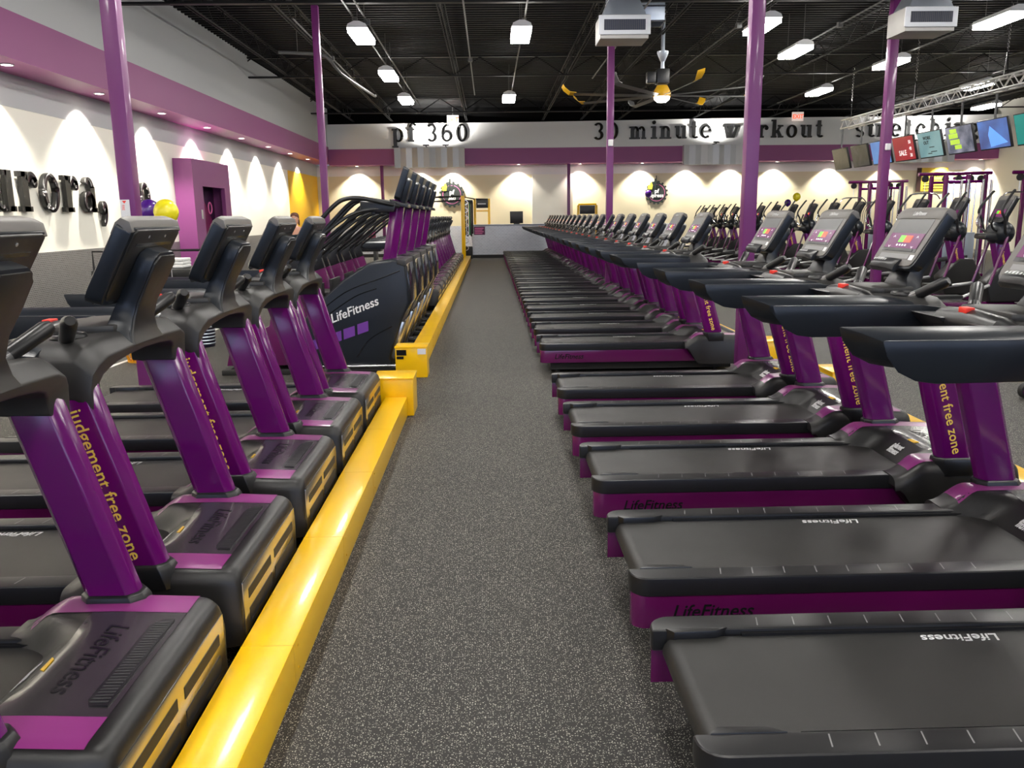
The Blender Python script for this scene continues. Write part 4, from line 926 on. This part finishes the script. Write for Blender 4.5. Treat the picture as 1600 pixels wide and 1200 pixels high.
for (x, y, lab) in ((3.15, 17.0, 'square silver duct end behind the nearest central duct'), (8.7, 16.9, 'square silver duct end behind the top right duct')):
    t = thing('air_duct', lab, 'air duct', (x, y, 0), 0, 'galvanised ceiling ducts')
    b = nb(); box(b, -0.3, 0.3, 0, 0.5, 5.35, 6.19); d = obj('shaft', b, STEEL, t, bev=0.006)
    b = nb(); box(b, -0.31, 0.31, -0.01, 0.51, 5.62, 5.65); box(b, -0.31, 0.31, -0.01, 0.51, 5.35, 5.38); obj('seam_bands', b, CHROME, d)

# ------------------------------------------------------------------ ceiling fan
t = thing('ceiling_fan', 'huge eight blade ceiling fan with yellow blade tips', 'ceiling fan', (3.95, 19.6, 4.28))
b = nb(); tube(b, [(0, 0, 0.35), (0, 0, 1.9)], 0.045, 12); lathe(b, [(0.13, 1.0), (0.13, 0.96), (0.05, 0.78)], seg=16); obj('down_rod', b, STEEL, t)
b = nb(); box(b, -0.14, 0.14, -0.14, 0.14, 0.30, 0.62); box(b, -0.36, -0.16, -0.1, 0.1, 0.32, 0.56); obj('motor', b, BLACK, t, bev=0.02)
b = nb(); lathe(b, [(0.0, 0.28), (0.12, 0.27), (0.2, 0.12), (0.2, 0.03), (0, 0.03)], seg=20); obj('hub_cover', b, FANY, t)
b = nb(); lathe(b, [(0.0, -0.10), (0.1, -0.09), (0.17, -0.03), (0.18, 0.02), (0, 0.02)], seg=20); obj('light_globe', b, mat('fan_globe', (1, 1, 1, 1), 0.5, emit=10, ecol=(1, 0.95, 0.85, 1)), t)
for k in range(8):
    a = R(8+45*k); ca, sa = cos(a), sin(a)
    def W(r, e, z): return (r*ca - e*sa, r*sa + e*ca, z)
    b = nb(); loft(b, [[W(r, -wd, 0.05+z-0.02), W(r, 0, 0.065+z), W(r, wd, 0.05+z+0.02), W(r, 0, 0.045+z)] for r, wd, z in ((0.15, 0.05, 0), (1.0, 0.06, 0.0), (2.05, 0.05, 0.01))]); bl = obj('blade', b, mat('fan_blade_grey', (0.2, 0.2, 0.2, 1), 0.35, metal=0.5) if 'fan_blade_grey' not in MATS else MATS['fan_blade_grey'], t)
    b = nb(); loft(b, [[W(r, -wd, 0.04+z), W(r, wd, 0.09+z), W(r, wd, 0.10+z), W(r, -wd, 0.05+z)] for r, wd, z in ((2.0, 0.055, 0), (2.15, 0.07, 0.01), (2.27, 0.085, 0.10), (2.31, 0.08, 0.17))]); obj('blade_tip', b, FANY if k in (1, 3, 4, 6, 0) else MATS['fan_blade_grey'], bl)

# ------------------------------------------------------------------ truss and televisions
t = thing('lighting_truss', 'silver box truss hanging from chains, carrying the televisions', 'truss', (11.45, 0, -0.08))
TRUSS = t
yA, yB_ = 15.0, 27.4
for (dx, dz) in ((-0.13, 4.40), (0.13, 4.40), (-0.13, 4.66), (0.13, 4.66)):
    b = nb(); tube(b, [(dx, yA, dz), (dx, yB_, dz)], 0.025, 8); obj('chord', b, ALU, t)
for side in range(4):
    b = nb(); y = yA; k = 0
    c = [((-0.13, 4.40), (-0.13, 4.66)), ((0.13, 4.40), (0.13, 4.66)), ((-0.13, 4.66), (0.13, 4.66)), ((-0.13, 4.40), (0.13, 4.40))][side]
    while y < yB_-0.25:
        p, q = (c[0], c[1]) if k % 2 == 0 else (c[1], c[0])
        tube(b, [(p[0], y, p[1]), (q[0], y+0.27, q[1])], 0.012, 5); y += 0.27; k += 1
    obj('lattice', b, ALU, t)
for y in (27.0, 23.0, 19.0, 15.5):
    b = nb(); tube(b, [(-0.13, y-0.3, 4.68), (0, y, 5.2)], 0.012, 5); tube(b, [(0.13, y+0.3, 4.68), (0, y, 5.2)], 0.012, 5)
    z = 5.2
    while z < 6.15: tube(b, [(0.02, y, z), (0, y+0.02, z+0.05), (-0.02, y, z+0.1), (0, y-0.02, z+0.05)], 0.006, 4, closed=True); z += 0.085
    obj('chain', b, CHROME, t)
def tv_mat(name, kind):
    m = bpy.data.materials.new(name); m.use_nodes = True
    nt = m.node_tree; b_ = nt.nodes['Principled BSDF']; N = nt.nodes.new; L = nt.links.new
    g = N('ShaderNodeTexCoord'); n = N('ShaderNodeTexNoise'); n.inputs['Scale'].default_value = kind[3]; n.inputs['Detail'].default_value = 3; L(g.outputs['Object'], n.inputs['Vector'])
    cr = N('ShaderNodeValToRGB'); e = cr.color_ramp.elements
    e[0].position = 0.35; e[0].color = srgb(*kind[0]); e[1].position = 0.65; e[1].color = srgb(*kind[1]); L(n.outputs['Fac'], cr.inputs[0])
    b_.inputs['Base Color'].default_value = (0.01, 0.01, 0.01, 1); b_.inputs['Roughness'].default_value = 0.2
    L(cr.outputs[0], b_.inputs['Emission Color']); b_.inputs['Emission Strength'].default_value = kind[2]; return m
tvs = [(27.95, ((35, 30, 30), (75, 65, 60), 0.3, 9), 'darkest, smallest television at the far end of the truss'), (26.5, ((8, 8, 10), (70, 70, 72), 0.4, 5), 'second television from the far end, showing a dim grey picture'),
       (25.1, ((90, 140, 200), (70, 120, 190), 1.0, 2), 'light blue television beside the column'), (23.7, ((150, 25, 35), (165, 35, 45), 1.0, 1), 'red television reading SALE'),
       (22.3, ((105, 145, 150), (135, 170, 170), 1.0, 1), 'pale teal television with dark lettering'), (20.9, ((80, 85, 100), (150, 150, 165), 1.0, 3), 'television with a green and grey picture'),
       (19.5, ((80, 90, 140), (95, 130, 200), 1.0, 1.5), 'large television with a blue picture, nearest fully visible'), (18.1, ((40, 140, 130), (50, 150, 140), 1.0, 1), 'teal television cut by the right edge')]
for i, (y, kd, lab) in enumerate(tvs):
    t = thing('television', lab, 'television', (11.64, y, 3.42), 0, 'televisions on the truss')
    t.rotation_euler = (0, R(-15), 0)
    hw, hh = 0.59, 0.345
    # local: x thickness (screen towards -x), y width, z height; top leans to -x
    b = nb(); box(b, -0.03, 0.03, -hw, hw, -hh, hh); cs = obj('casing', b, BLACK, t, bev=0.008)
    b = nb(); box(b, -0.034, -0.0305, -hw+0.02, hw-0.02, -hh+0.03, hh-0.02); sc = obj('screen', b, tv_mat('tv_picture_%d' % i, kd), t)
    if i == 3:
        W_ = mat('tv_white', (1, 1, 1, 1), 0.4, emit=0.6, ecol=(0.9, 0.75, 0.75, 1))
        me = place(textmesh('SALE', 0.2, 0.001, 0.004), (-0.036, 0.30, -0.18), (0, -1, 0), (0, 0, 1)); obj('lettering', me, W_, sc)
        for k, s in enumerate(('50', '40', '30')):
            me = place(textmesh(s, 0.13, 0.001, 0.002), (-0.036, -0.30, 0.12-0.18*k), (0, -1, 0), (0, 0, 1)); obj('lettering', me, W_, sc)
    if i == 4:
        for k, (s, sz) in enumerate((('WORK', 0.12), ('OUT', 0.12))):
            me = place(textmesh(s, sz, 0.001, 0.004), (-0.036, 0.30, 0.14-0.12*k), (0, -1, 0), (0, 0, 1)); obj('lettering', me, DARKT, sc)
        b = nb()
        for (y0, z0, w_) in ((0.2, -0.08, 0.25), (0.3, -0.2, 0.3), (0.05, -0.24, 0.2)): box(b, -0.036, -0.034, -y0, -y0+w_, z0, z0+0.02)
        obj('text_lines', b, DARKT, sc)
    if i == 5:
        b = nb()
        for (y0, z0, w_, h_) in ((0.05, 0.05, 0.4, 0.12), (0.0, -0.1, 0.42, 0.12), (-0.05, -0.22, 0.3, 0.1), (0.08, 0.18, 0.3, 0.1)): box(b, -0.0355, -0.034, y0, y0+w_, z0, z0+h_)
        obj('green_picture', b, mat('tv_green', srgb(150, 180, 60), 0.4, emit=0.9, ecol=srgb(150, 180, 60)), sc)
    if i == 6:
        b = nb(); prism(b, [(0.1, 0.2), (-0.5, -0.22), (0.15, -0.28), (0.2, 0.0)], 'x', -0.0355, -0.034); obj('blue_picture', b, mat('tv_blue', srgb(90, 140, 215), 0.4, emit=0.9, ecol=srgb(90, 140, 215)), sc)
    b = nb(); tube(b, [(0.16, y, 4.44), (0.16, y, 3.88), (0.255, y, 3.53)], 0.028, 8); obj('mount_pole', b, CONDUIT, TRUSS)

# ------------------------------------------------------------------ elliptical row
def make_elliptical():
    t = thing('elliptical_trainer', 'x', 'elliptical trainer')
    b = nb(); tube(b, [(-1.5, 0, 0.09), (0.35, 0, 0.09)], 0.05, 8); obj('floor_beam', b, PURPS, t)
    for x in (-1.5, 0.35):
        b = nb(); tube(b, [(x, -0.36, 0.07), (x, 0.36, 0.07)], 0.05, 8); obj('stabiliser', b, PURPS, t)
        for s in (-1, 1): b = nb(); lathe(b, [(0, -0.03), (0.07, -0.03), (0.07, 0.03), (0, 0.03)], x, s*0.38, 0.07, 14, 'y'); obj('foot_cap', b, RUBBER, t)
    b = nb(); prism(b, [(-0.1, 0.14), (0.5, 0.14), (0.55, 0.35), (0.35, 0.75), (0.1, 0.75), (-0.2, 0.45)], 'y', -0.13, 0.13); obj('drive_cover', b, SATIN, t, bev=0.04, seg=3)
    b = nb(); loft(b, [[(x-0.10, -0.08, z), (x-0.10, 0.08, z), (x+0.10, 0.11, z), (x+0.10, -0.11, z)] for x, z in ((0.22, 0.3), (0.0, 1.12))]); cl = obj('mast', b, PURP, t, bev=0.015)
    for s in (-1, 1):
        me = place(textmesh('judgement', 0.07, 0.0006, 0.0006), (0.0, s*0.098, 0.98), (0.25, 0, -0.95), (-s, 0, -0.26*s)); obj('lettering', me, GOLD, cl)
    b = nb(); prof = [(0.19*sin(PI*k/12), 0.24*-cos(PI*k/12)) for k in range(13)]; lathe(b, prof, 0.02, 0, 1.2, 24, 'y'); hb = obj('hub_housing', b, BLK_BLUELIT, t, sharp=70)
    b = nb(); prism(b, [(-0.3, 1.12), (0.12, 1.06), (0.14, 1.2), (-0.28, 1.2)], 'y', -0.16, 0.16); obj('tray', b, BLACK, t, bev=0.03)
    P0 = Vector((-0.08, 0, 1.36)); P1 = Vector((0.10, 0, 1.76)); d = (P1-P0).normalized(); nr = Vector((-d.z, 0, d.x)); Lc = (P1-P0).length
    cp = lambda a, v, h: tuple(P0+d*a+nr*h+Vector((0, v, 0)))
    b = nb(); loft(b, [[cp(0.02, -0.19, h), cp(0, -0.15, h), cp(0, 0.15, h), cp(0.02, 0.19, h), cp(Lc-0.03, 0.22, h), cp(Lc, 0.19, h), cp(Lc, -0.19, h), cp(Lc-0.03, -0.22, h)] for h in (0.0, -0.06)]); con = obj('console', b, BLACK, t, bev=0.01)
    b = nb(); loft(b, [[cp(Lc-0.07, -0.20, h), cp(Lc-0.07, 0.20, h), cp(Lc, 0.18, h), cp(Lc, -0.18, h)] for h in (0.002, 0.006)]); obj('top_trim', b, FACE, con)
    b = nb(); loft(b, [[cp(0.07, -0.16, h), cp(0.07, 0.16, h), cp(Lc-0.08, 0.17, h), cp(Lc-0.08, -0.17, h)] for h in (0.002, 0.005)]); sc = obj('screen', b, SCRU, con)
    b = nb(); loft(b, [[cp(0.09, -0.14, h), cp(0.09, 0.14, h), cp(0.21, 0.145, h), cp(0.21, -0.145, h)] for h in (0.006, 0.007)]); obj('touch_panel', b, SCRP, sc)
    b = nb(); loft(b, [[cp(0.14, 0.0, h), cp(0.14, 0.06, h), cp(0.19, 0.06, h), cp(0.19, 0.0, h)] for h in (0.008, 0.009)]); obj('green_tile', b, SCRG, sc)
    b = nb(); loft(b, [[cp(0.14, -0.08, h), cp(0.14, -0.001, h), cp(0.19, -0.001, h), cp(0.19, -0.08, h)] for h in (0.008, 0.009)]); obj('red_tile', b, SCRR, sc)
    b = nb(); loft(b, [[(0.0, -0.05, 1.3), (0.0, 0.05, 1.3), (0.1, 0.05, 1.3), (0.1, -0.05, 1.3)], [(0.04, -0.06, 1.55), (0.04, 0.06, 1.55), (0.12, 0.05, 1.55), (0.12, -0.05, 1.55)]]); obj('console_neck', b, BLK_BLUELIT, t, bev=0.01)
    for s in (-1, 1):
        b = nb(); tube(b, smoothcurve([(0.02, s*0.20, 1.18), (-0.06, s*0.27, 1.22), (-0.10, s*0.30, 1.4), (-0.16, s*0.30, 1.55), (-0.02, s*0.27, 1.78), (0.03, s*0.26, 1.84)], 5), 0.02, 8); ma = obj('moving_arm', b, BLACK, t)
        b = nb(); tube(b, smoothcurve([(-0.02, s*0.12, 1.2), (-0.18, s*0.16, 1.26), (-0.24, s*0.19, 1.36), (-0.2, s*0.2, 1.5)], 5), 0.017, 8); obj('fixed_handle', b, CHROME if s > 0 else BLACK, t)
        b = nb(); tube(b, [(0.03, s*0.21, 1.18), (-0.2, s*0.23, 0.42)], 0.022, 8); obj('swing_link', b, PURPS, t)
        zz = 0.30+0.08*s
        b = nb(); tube(b, [(-0.2, s*0.23, 0.42), (-0.6, s*0.17, zz), (-1.35, s*0.17, 0.22)], 0.025, 8); pa = obj('pedal_arm', b, SILVER, t)
        b = nb(); box(b, -1.0, -0.6, s*0.17-0.09, s*0.17+0.09, zz, zz+0.05); obj('pedal', b, RUBBER, pa, bev=0.015)
    return t
EL = make_elliptical()
ys = [14.05+1.43*k for k in range(15)]
el_lab = {0: 'elliptical trainer nearest the right edge with its lit console', 1: 'second elliptical trainer, its console peeking over the largest treadmill console'}
i = 0
for y in ys:
    o = EL if i == 0 else copy_tree(EL); o.location = (8.62, y, 0); o.scale = (1.1, 1.1, 1.1)
    o['label'] = el_lab.get(i, '%s elliptical trainer of the row behind the right treadmills, counted from the camera' % ords[i]); o['group'] = 'ellipticals behind the right treadmills'; i += 1

# ------------------------------------------------------------------ cable machines
def cable_machine(x, y, lab, sc=1.0, mirror=1):
    t = thing('cable_machine', lab, 'cable machine', (x, y, 0), 0, 'purple cable weight machines')
    H = 2.62*sc
    b = nb(); tube(b, [(-0.95, 0, H), (0.95, 0, H+0.02)], 0.045, 8); obj('top_beam', b, PURPS, t)
    for (xx, yy) in ((-0.42, -0.35), (-0.42, 0.35), (0.15, -0.35), (0.55, 0.3), (0.6, -0.35)):
        b = nb(); box(b, xx-0.045, xx+0.045, yy-0.045, yy+0.045, 0, H-0.03); obj('frame_post', b, PURPS, t, bev=0.01)
    b = nb(); tube(b, [(-0.42, -0.35, H-0.2), (0.6, -0.35, H-0.2)], 0.035, 8); tube(b, [(-0.42, 0.35, H-0.2), (0.55, 0.3, H-0.2)], 0.035, 8); tube(b, [(0.15, -0.35, H-0.1), (0.15, 0.3, H-0.1)], 0.04, 8); obj('cross_beams', b, PURP, t)
    for k, xx in enumerate((-0.25, 0.32)):
        for dx in (-0.07, 0.07):
            b = nb(); tube(b, [(xx+dx, -0.3, 0.1), (xx+dx, -0.3, H-0.2)], 0.016, 8); obj('guide_rod', b, CHROME, t)
        b = nb(); box(b, xx-0.12, xx+0.12, -0.38, -0.22, 0.1, 1.15)
        obj('weight_stack', b, STEEL, t, bev=0.004)
    for xx in (-0.05, 0.12, 0.50, 0.72): b = nb(); tube(b, [(xx, -0.42, 0.1), (xx, -0.42, H-0.15)], 0.034, 10); obj('chrome_shield', b, CHROME, t)
    for xx in (-0.82*mirror, -0.3, 0.05, 0.35, 0.62):
        b = nb(); lathe(b, [(0, -0.025), (0.085, -0.025), (0.07, 0), (0.085, 0.025), (0, 0.025)], xx, -0.1, H-0.12, 18, 'y'); obj('pulley', b, BLACK, t)
    xx = -0.82*mirror
    b = nb(); tube(b, [(xx, -0.1, H-0.18), (xx, -0.1, H-0.47)], 0.005, 5); obj('cable', b, CHROME, t)
    b = nb(); tube(b, smoothcurve([(xx-0.42, -0.1, H-0.62), (xx-0.3, -0.1, H-0.5), (xx, -0.1, H-0.48), (xx+0.3, -0.1, H-0.5), (xx+0.42, -0.1, H-0.62)], 4), 0.016, 8); obj('pull_down_bar', b, CHROME, t)
    b = nb(); prism(b, [(-0.7, 0.42), (0.1, 0.52), (0.1, 0.60), (-0.7, 0.50)], 'y', -0.75, -0.45); obj('seat', b, RUBBER, t, bev=0.03)
    b = nb(); box(b, -0.35, -0.25, -0.65, -0.55, 0.0, 0.45); obj('seat_post', b, PURPS, t)
    b = nb(); box(b, -0.95, 0.95, -0.05, 0.05, 0.0, 0.08); box(b, -0.45, 0.65, -0.38, -0.28, 0, 0.08); box(b, -0.35, -0.25, -0.65, 0.0, 0.0, 0.07); obj('base_frame', b, PURPS, t, bev=0.01)
    return t
cable_machine(12.39, 26.8, 'purple cable machine behind the column, left one of the two with curved pull bars')
cable_machine(11.97, 21.6, 'larger purple cable machine with bright chrome rods below the televisions', mirror=1)
cable_machine(14.05, 21.0, 'purple cable machine cut by the right edge of the photo')
t = thing('preacher_rack', 'small wire rack of curved bars beside the left cable machine', 'rack', (11.5, 25.6, 0))
b = nb(); box(b, -0.25, 0.25, -0.2, 0.2, 0, 0.06); obj('base', b, RUBBER, t)
for k in range(4): b = nb(); tube(b, [(-0.2+0.06*k, 0, 0.06)]+[(-0.2+0.06*k+0.3*(1-cos(R(q))), 0, 1.55+0.45*sin(R(q))) for q in range(0, 91, 18)], 0.012, 6); obj('curved_bar', b, CONDUIT, t)
t = thing('wall_poster', 'yellow FITNESS poster with a dark stripe on the right of the back wall', 'poster', (19.55, YB-0.03, 3.05))
b = nb(); box(b, -0.62, 0.55, -0.01, 0.01, -0.5, 0.5); pb = obj('board', b, mat('poster_yellow', srgb(225, 200, 70), 0.5), t)
b = nb(); box(b, -0.82, -0.62, -0.012, 0.01, -0.52, 0.5); obj('dark_stripe', b, mat('poster_brown', srgb(70, 45, 40), 0.5), t)
me = place(textmesh('FITNESS', 0.25, 0.002, 0.004), (-0.55, -0.014, 0.12), (1, 0, 0), (0, 0, 1)); obj('lettering', me, DARKT, pb)
b = nb()
for k in range(4): box(b, -0.52, 0.45-0.1*(k % 2), -0.013, -0.0105, -0.05-0.12*k, -0.02-0.12*k)
obj('printed_lines', b, DARKT, pb)

# part of a bike at the right edge
t = thing('exercise_bike', 'purple and black exercise bike, only its front foot peeking in at the right edge', 'exercise bike', (4.95, 7.0, 0))
b = nb(); tube(b, [(-0.05, -0.28, 0.07), (-0.05, 0.28, 0.07)], 0.055, 12); obj('stabiliser', b, PURP, t)
for s in (-1, 1): b = nb(); lathe(b, [(0, -0.03), (0.075, -0.03), (0.075, 0.03), (0, 0.03)], -0.05, s*0.30, 0.075, 16, 'y'); obj('foot_cap', b, RUBBER, t)
b = nb(); tube(b, [(-0.05, 0, 0.09), (1.1, 0, 0.09)], 0.045, 10); obj('floor_beam', b, PURP, t)
b = nb(); tube(b, [(1.1, -0.28, 0.07), (1.1, 0.28, 0.07)], 0.055, 12); obj('stabiliser', b, PURP, t)
b = nb(); prism(b, [(0.3, 0.13), (1.0, 0.13), (0.95, 0.5), (0.6, 0.62), (0.35, 0.4)], 'y', -0.12, 0.12); obj('drive_cover', b, SATIN, t, bev=0.04, seg=3)
b = nb(); tube(b, [(0.45, 0, 0.45), (0.28, 0, 0.9)], 0.035, 10); obj('seat_post', b, CHROME, t)
b = nb(); prism(b, [(0.08, -0.13), (0.2, -0.13), (0.42, -0.05), (0.48, 0), (0.42, 0.05), (0.2, 0.13), (0.08, 0.13)], 'z', 0.9, 0.98); obj('seat', b, RUBBER, t, bev=0.03, seg=3)
b = nb(); tube(b, [(0.85, 0, 0.5), (0.95, 0, 1.15)], 0.05, 10); obj('mast', b, PURP, t)
b = nb(); tube(b, smoothcurve([(0.7, -0.2, 1.2), (0.9, -0.22, 1.15), (0.95, 0, 1.12), (0.9, 0.22, 1.15), (0.7, 0.2, 1.2)], 4), 0.018, 8); obj('handlebar', b, BLACK, t)

# ------------------------------------------------------------------ person
def build_person(px, py, h):
    t = thing('person', 'person with tied brown hair in a dark teal top near the left wall', 'person', (px, py, 0), R(0))
    k = h/1.70
    def skin(name, verts, edges, radii, m, parent, sub=2):
        me = bpy.data.meshes.new(name); me.from_pydata([tuple(c*k for c in v) for v in verts], edges, []); me.update()
        o = bpy.data.objects.new(name, me); C.objects.link(o)
        sk = o.modifiers.new('s', 'SKIN'); o.modifiers.new('u', 'SUBSURF').levels = sub; o.modifiers['u'].render_levels = sub
        for i, r in enumerate(radii):
            r = r if isinstance(r, tuple) else (r, r); me.skin_vertices[0].data[i].radius = (r[0]*k, r[1]*k)
        me.skin_vertices[0].data[0].use_root = True
        dg = bpy.context.evaluated_depsgraph_get(); dg.update()
        m2 = bpy.data.meshes.new_from_object(o.evaluated_get(dg)); bpy.data.objects.remove(o)
        m2.materials.clear(); m2.materials.append(m)
        for f in m2.polygons: f.use_smooth = True
        o = bpy.data.objects.new(name, m2); C.objects.link(o); o.parent = parent; return o
    V = [(0, 0, 0.95), (0, 0, 1.10), (0, 0.0, 1.25), (0, 0.01, 1.38), (0, 0.0, 1.46), (0, -0.005, 1.53)]
    Ed = [(0, 1), (1, 2), (2, 3), (3, 4), (4, 5)]
    Rr = [(0.15, 0.10), (0.115, 0.085), (0.14, 0.095), (0.13, 0.08), (0.05, 0.05), (0.045, 0.048)]
    def add(parent, pts, rad):
        i = parent
        for p, r in zip(pts, rad):
            V.append(p); Rr.append(r); Ed.append((i, len(V)-1)); i = len(V)-1
        return i
    for s in (-1, 1):
        add(0, [(s*0.09, 0, 0.86), (s*0.10, 0.0, 0.50), (s*0.10, 0.02, 0.12), (s*0.10, 0.01, 0.05), (s*0.11, -0.14, 0.03)], [0.088, 0.055, 0.035, 0.036, (0.036, 0.025)])
        e = add(3, [(s*0.17, 0.01, 1.385), (s*0.215, 0.03, 1.14), (s*0.21, -0.06, 0.92), (s*0.205, -0.09, 0.85)], [0.05, 0.038, 0.026, (0.034, 0.016)])
        for j in range(4):
            dx = -0.024+0.016*j
            add(e, [(s*0.205+dx, -0.11, 0.80), (s*0.205+dx*1.1, -0.115, 0.765-0.006*(j in (1, 2)))], [0.0085, 0.007])
        add(e, [(s*0.175, -0.115, 0.835), (s*0.165, -0.125, 0.80)], [0.010, 0.008])
    body = skin('body', V, Ed, Rr, SKIN, t)
    # head
    b = nb(); rings = []; hz_ = 1.60*k; yaw = R(-25)
    prof = [(-0.115, 0.03, 0.035), (-0.10, 0.045, 0.06), (-0.06, 0.062, 0.082), (-0.02, 0.070, 0.092), (0.03, 0.075, 0.098), (0.07, 0.070, 0.092), (0.10, 0.052, 0.066), (0.115, 0.02, 0.026)]
    rings = []
    for z, rx, ry_ in prof:
        ring = []
        for q in range(20):
            a = 2*PI*q/20; x, y = rx*cos(a), ry_*sin(a)
            if abs(z+0.01) < 0.03 and 14 <= q <= 16 and q == 15: y -= 0.022     # nose
            if z < -0.05 and y < 0: y -= 0.008
            ring.append((x*k, y*k, hz_+z*k))
        rings.append(ring)
    loft(b, rings); head = obj('head', b, SKIN, body, sharp=80)
    for s in (-1, 1):
        b = nb(); lathe(b, [(0, -0.006), (0.010, -0.004), (0.013, 0.002), (0, 0.006)], s*0.028*k, -0.086*k, 1.615*k, 10, 'y'); obj('eye', b, WHITE, head)
        b = nb(); lathe(b, [(0, -0.004), (0.005, -0.003), (0, 0.002)], s*0.028*k, -0.0925*k, 1.615*k, 8, 'y'); obj('iris', b, DARKT, head)
        b = nb(); lathe(b, [(0, -0.008), (0.016, -0.006), (0.022, 0.004), (0, 0.01)], s*0.075*k, 0.005*k, 1.60*k, 10, 'x'); obj('ear', b, SKIN, head)
        b = nb(); tube(b, [(s*0.012*k, -0.095*k, 1.636*k), (s*0.045*k, -0.084*k, 1.636*k)], 0.003, 5); obj('eyebrow', b, HAIR, head)
    b = nb(); tube(b, [(-0.024*k, -0.088*k, 1.545*k), (0, -0.098*k, 1.543*k), (0.024*k, -0.088*k, 1.545*k)], 0.006, 6); obj('mouth', b, mat('lips', srgb(170, 90, 90), 0.5), head)
    b = nb(); rings = []
    for z, rx, ry_, sh in ((-0.05, 0.070, 0.070, 0.045), (0.0, 0.080, 0.092, 0.028), (0.05, 0.086, 0.104, 0.012), (0.085, 0.080, 0.099, 0.004), (0.115, 0.058, 0.072, 0.0), (0.128, 0.02, 0.026, 0.0)):
        rings.append([(rx*cos(2*PI*q/20)*k, (ry_*sin(2*PI*q/20)+sh)*k, hz_+z*k) for q in range(20)])
    loft(b, rings); obj('hair', b, HAIR, t, sharp=80)
    b = nb(); tube(b, smoothcurve([(0.0, 0.11*k, 1.62*k), (0.03*k, 0.16*k, 1.58*k), (0.05*k, 0.15*k, 1.47*k)], 4), 0.03, 8, rs=[0.025, 0.03, 0.034, 0.034, 0.03, 0.028, 0.024, 0.018, 0.008]); obj('ponytail', b, HAIR, t, sharp=80)
    # clothes
    skin('top', [(0, 0, 0.98), (0, 0, 1.10), (0, 0, 1.25), (0, 0.01, 1.37), (-0.12, 0.01, 1.385), (0.12, 0.01, 1.385)], [(0, 1), (1, 2), (2, 3), (3, 4), (3, 5)], [(0.162, 0.112), (0.128, 0.098), (0.153, 0.108), (0.143, 0.09), (0.052, 0.05), (0.052, 0.05)], TEAL, t)
    Lv = [(0, 0, 0.96)]; Le = []; Lr = [(0.162, 0.112)]
    for s in (-1, 1):
        i0 = 0
        for p, r in (((s*0.09, 0, 0.85), 0.097), ((s*0.10, 0, 0.50), 0.063), ((s*0.10, 0.02, 0.13), 0.044)):
            Lv.append(p); Lr.append(r); Le.append((i0, len(Lv)-1)); i0 = len(Lv)-1
        b = nb(); prism(b, [(s*0.10*k-0.045, 0.07*k), (s*0.10*k-0.05, -0.08*k), (s*0.11*k-0.04, -0.18*k), (s*0.11*k+0.04, -0.18*k), (s*0.10*k+0.05, -0.08*k), (s*0.10*k+0.045, 0.07*k)], 'z', 0.0, 0.075); obj('shoe', b, BLACK, t, bev=0.025, seg=3)
    skin('leggings', Lv, Le, Lr, BLACK, t)
    return t
build_person(-4.15, 18.1, 1.80)

# ------------------------------------------------------------------ uplights on the silver panels
for (x, z, lab) in ((-1.75, 4.56, 'small glaring uplight on the left silver panel, washing the pf 360 letters'), (-2.55, 4.56, 'second uplight on the left silver panel'), (9.4, 4.56, 'uplight on the silver panel under the word minute'), (17.7, 4.56, 'uplight washing the word stretching behind the televisions'), (18.8, 4.56, 'second uplight below the word stretching')):
    t = thing('sign_uplight', lab, 'uplight', (x, 35.2, z))
    b = nb(); box(b, -0.12, 0.12, -0.05, 0.05, 0, 0.06); box(b, -0.02, 0.02, 0, 0.6, -0.04, 0.0); obj('housing', b, BLACK, t)
    b = nb(); box(b, -0.1, 0.1, -0.04, 0.04, 0.061, 0.066); obj('lens', b, DLENS, t)
    l = bpy.data.lights.new('uplight', 'SPOT'); l.energy = 650; l.color = (1, 0.97, 0.92); l.spot_size = R(160); l.spot_blend = 1.0; l.shadow_soft_size = 0.08
    lo = bpy.data.objects.new('uplight_beam', l); C.objects.link(lo); lo.parent = t; lo.location = (0, 0, 0.1); lo.rotation_euler = Vector((0, 0.35, 1)).to_track_quat('-Z', 'Y').to_euler()
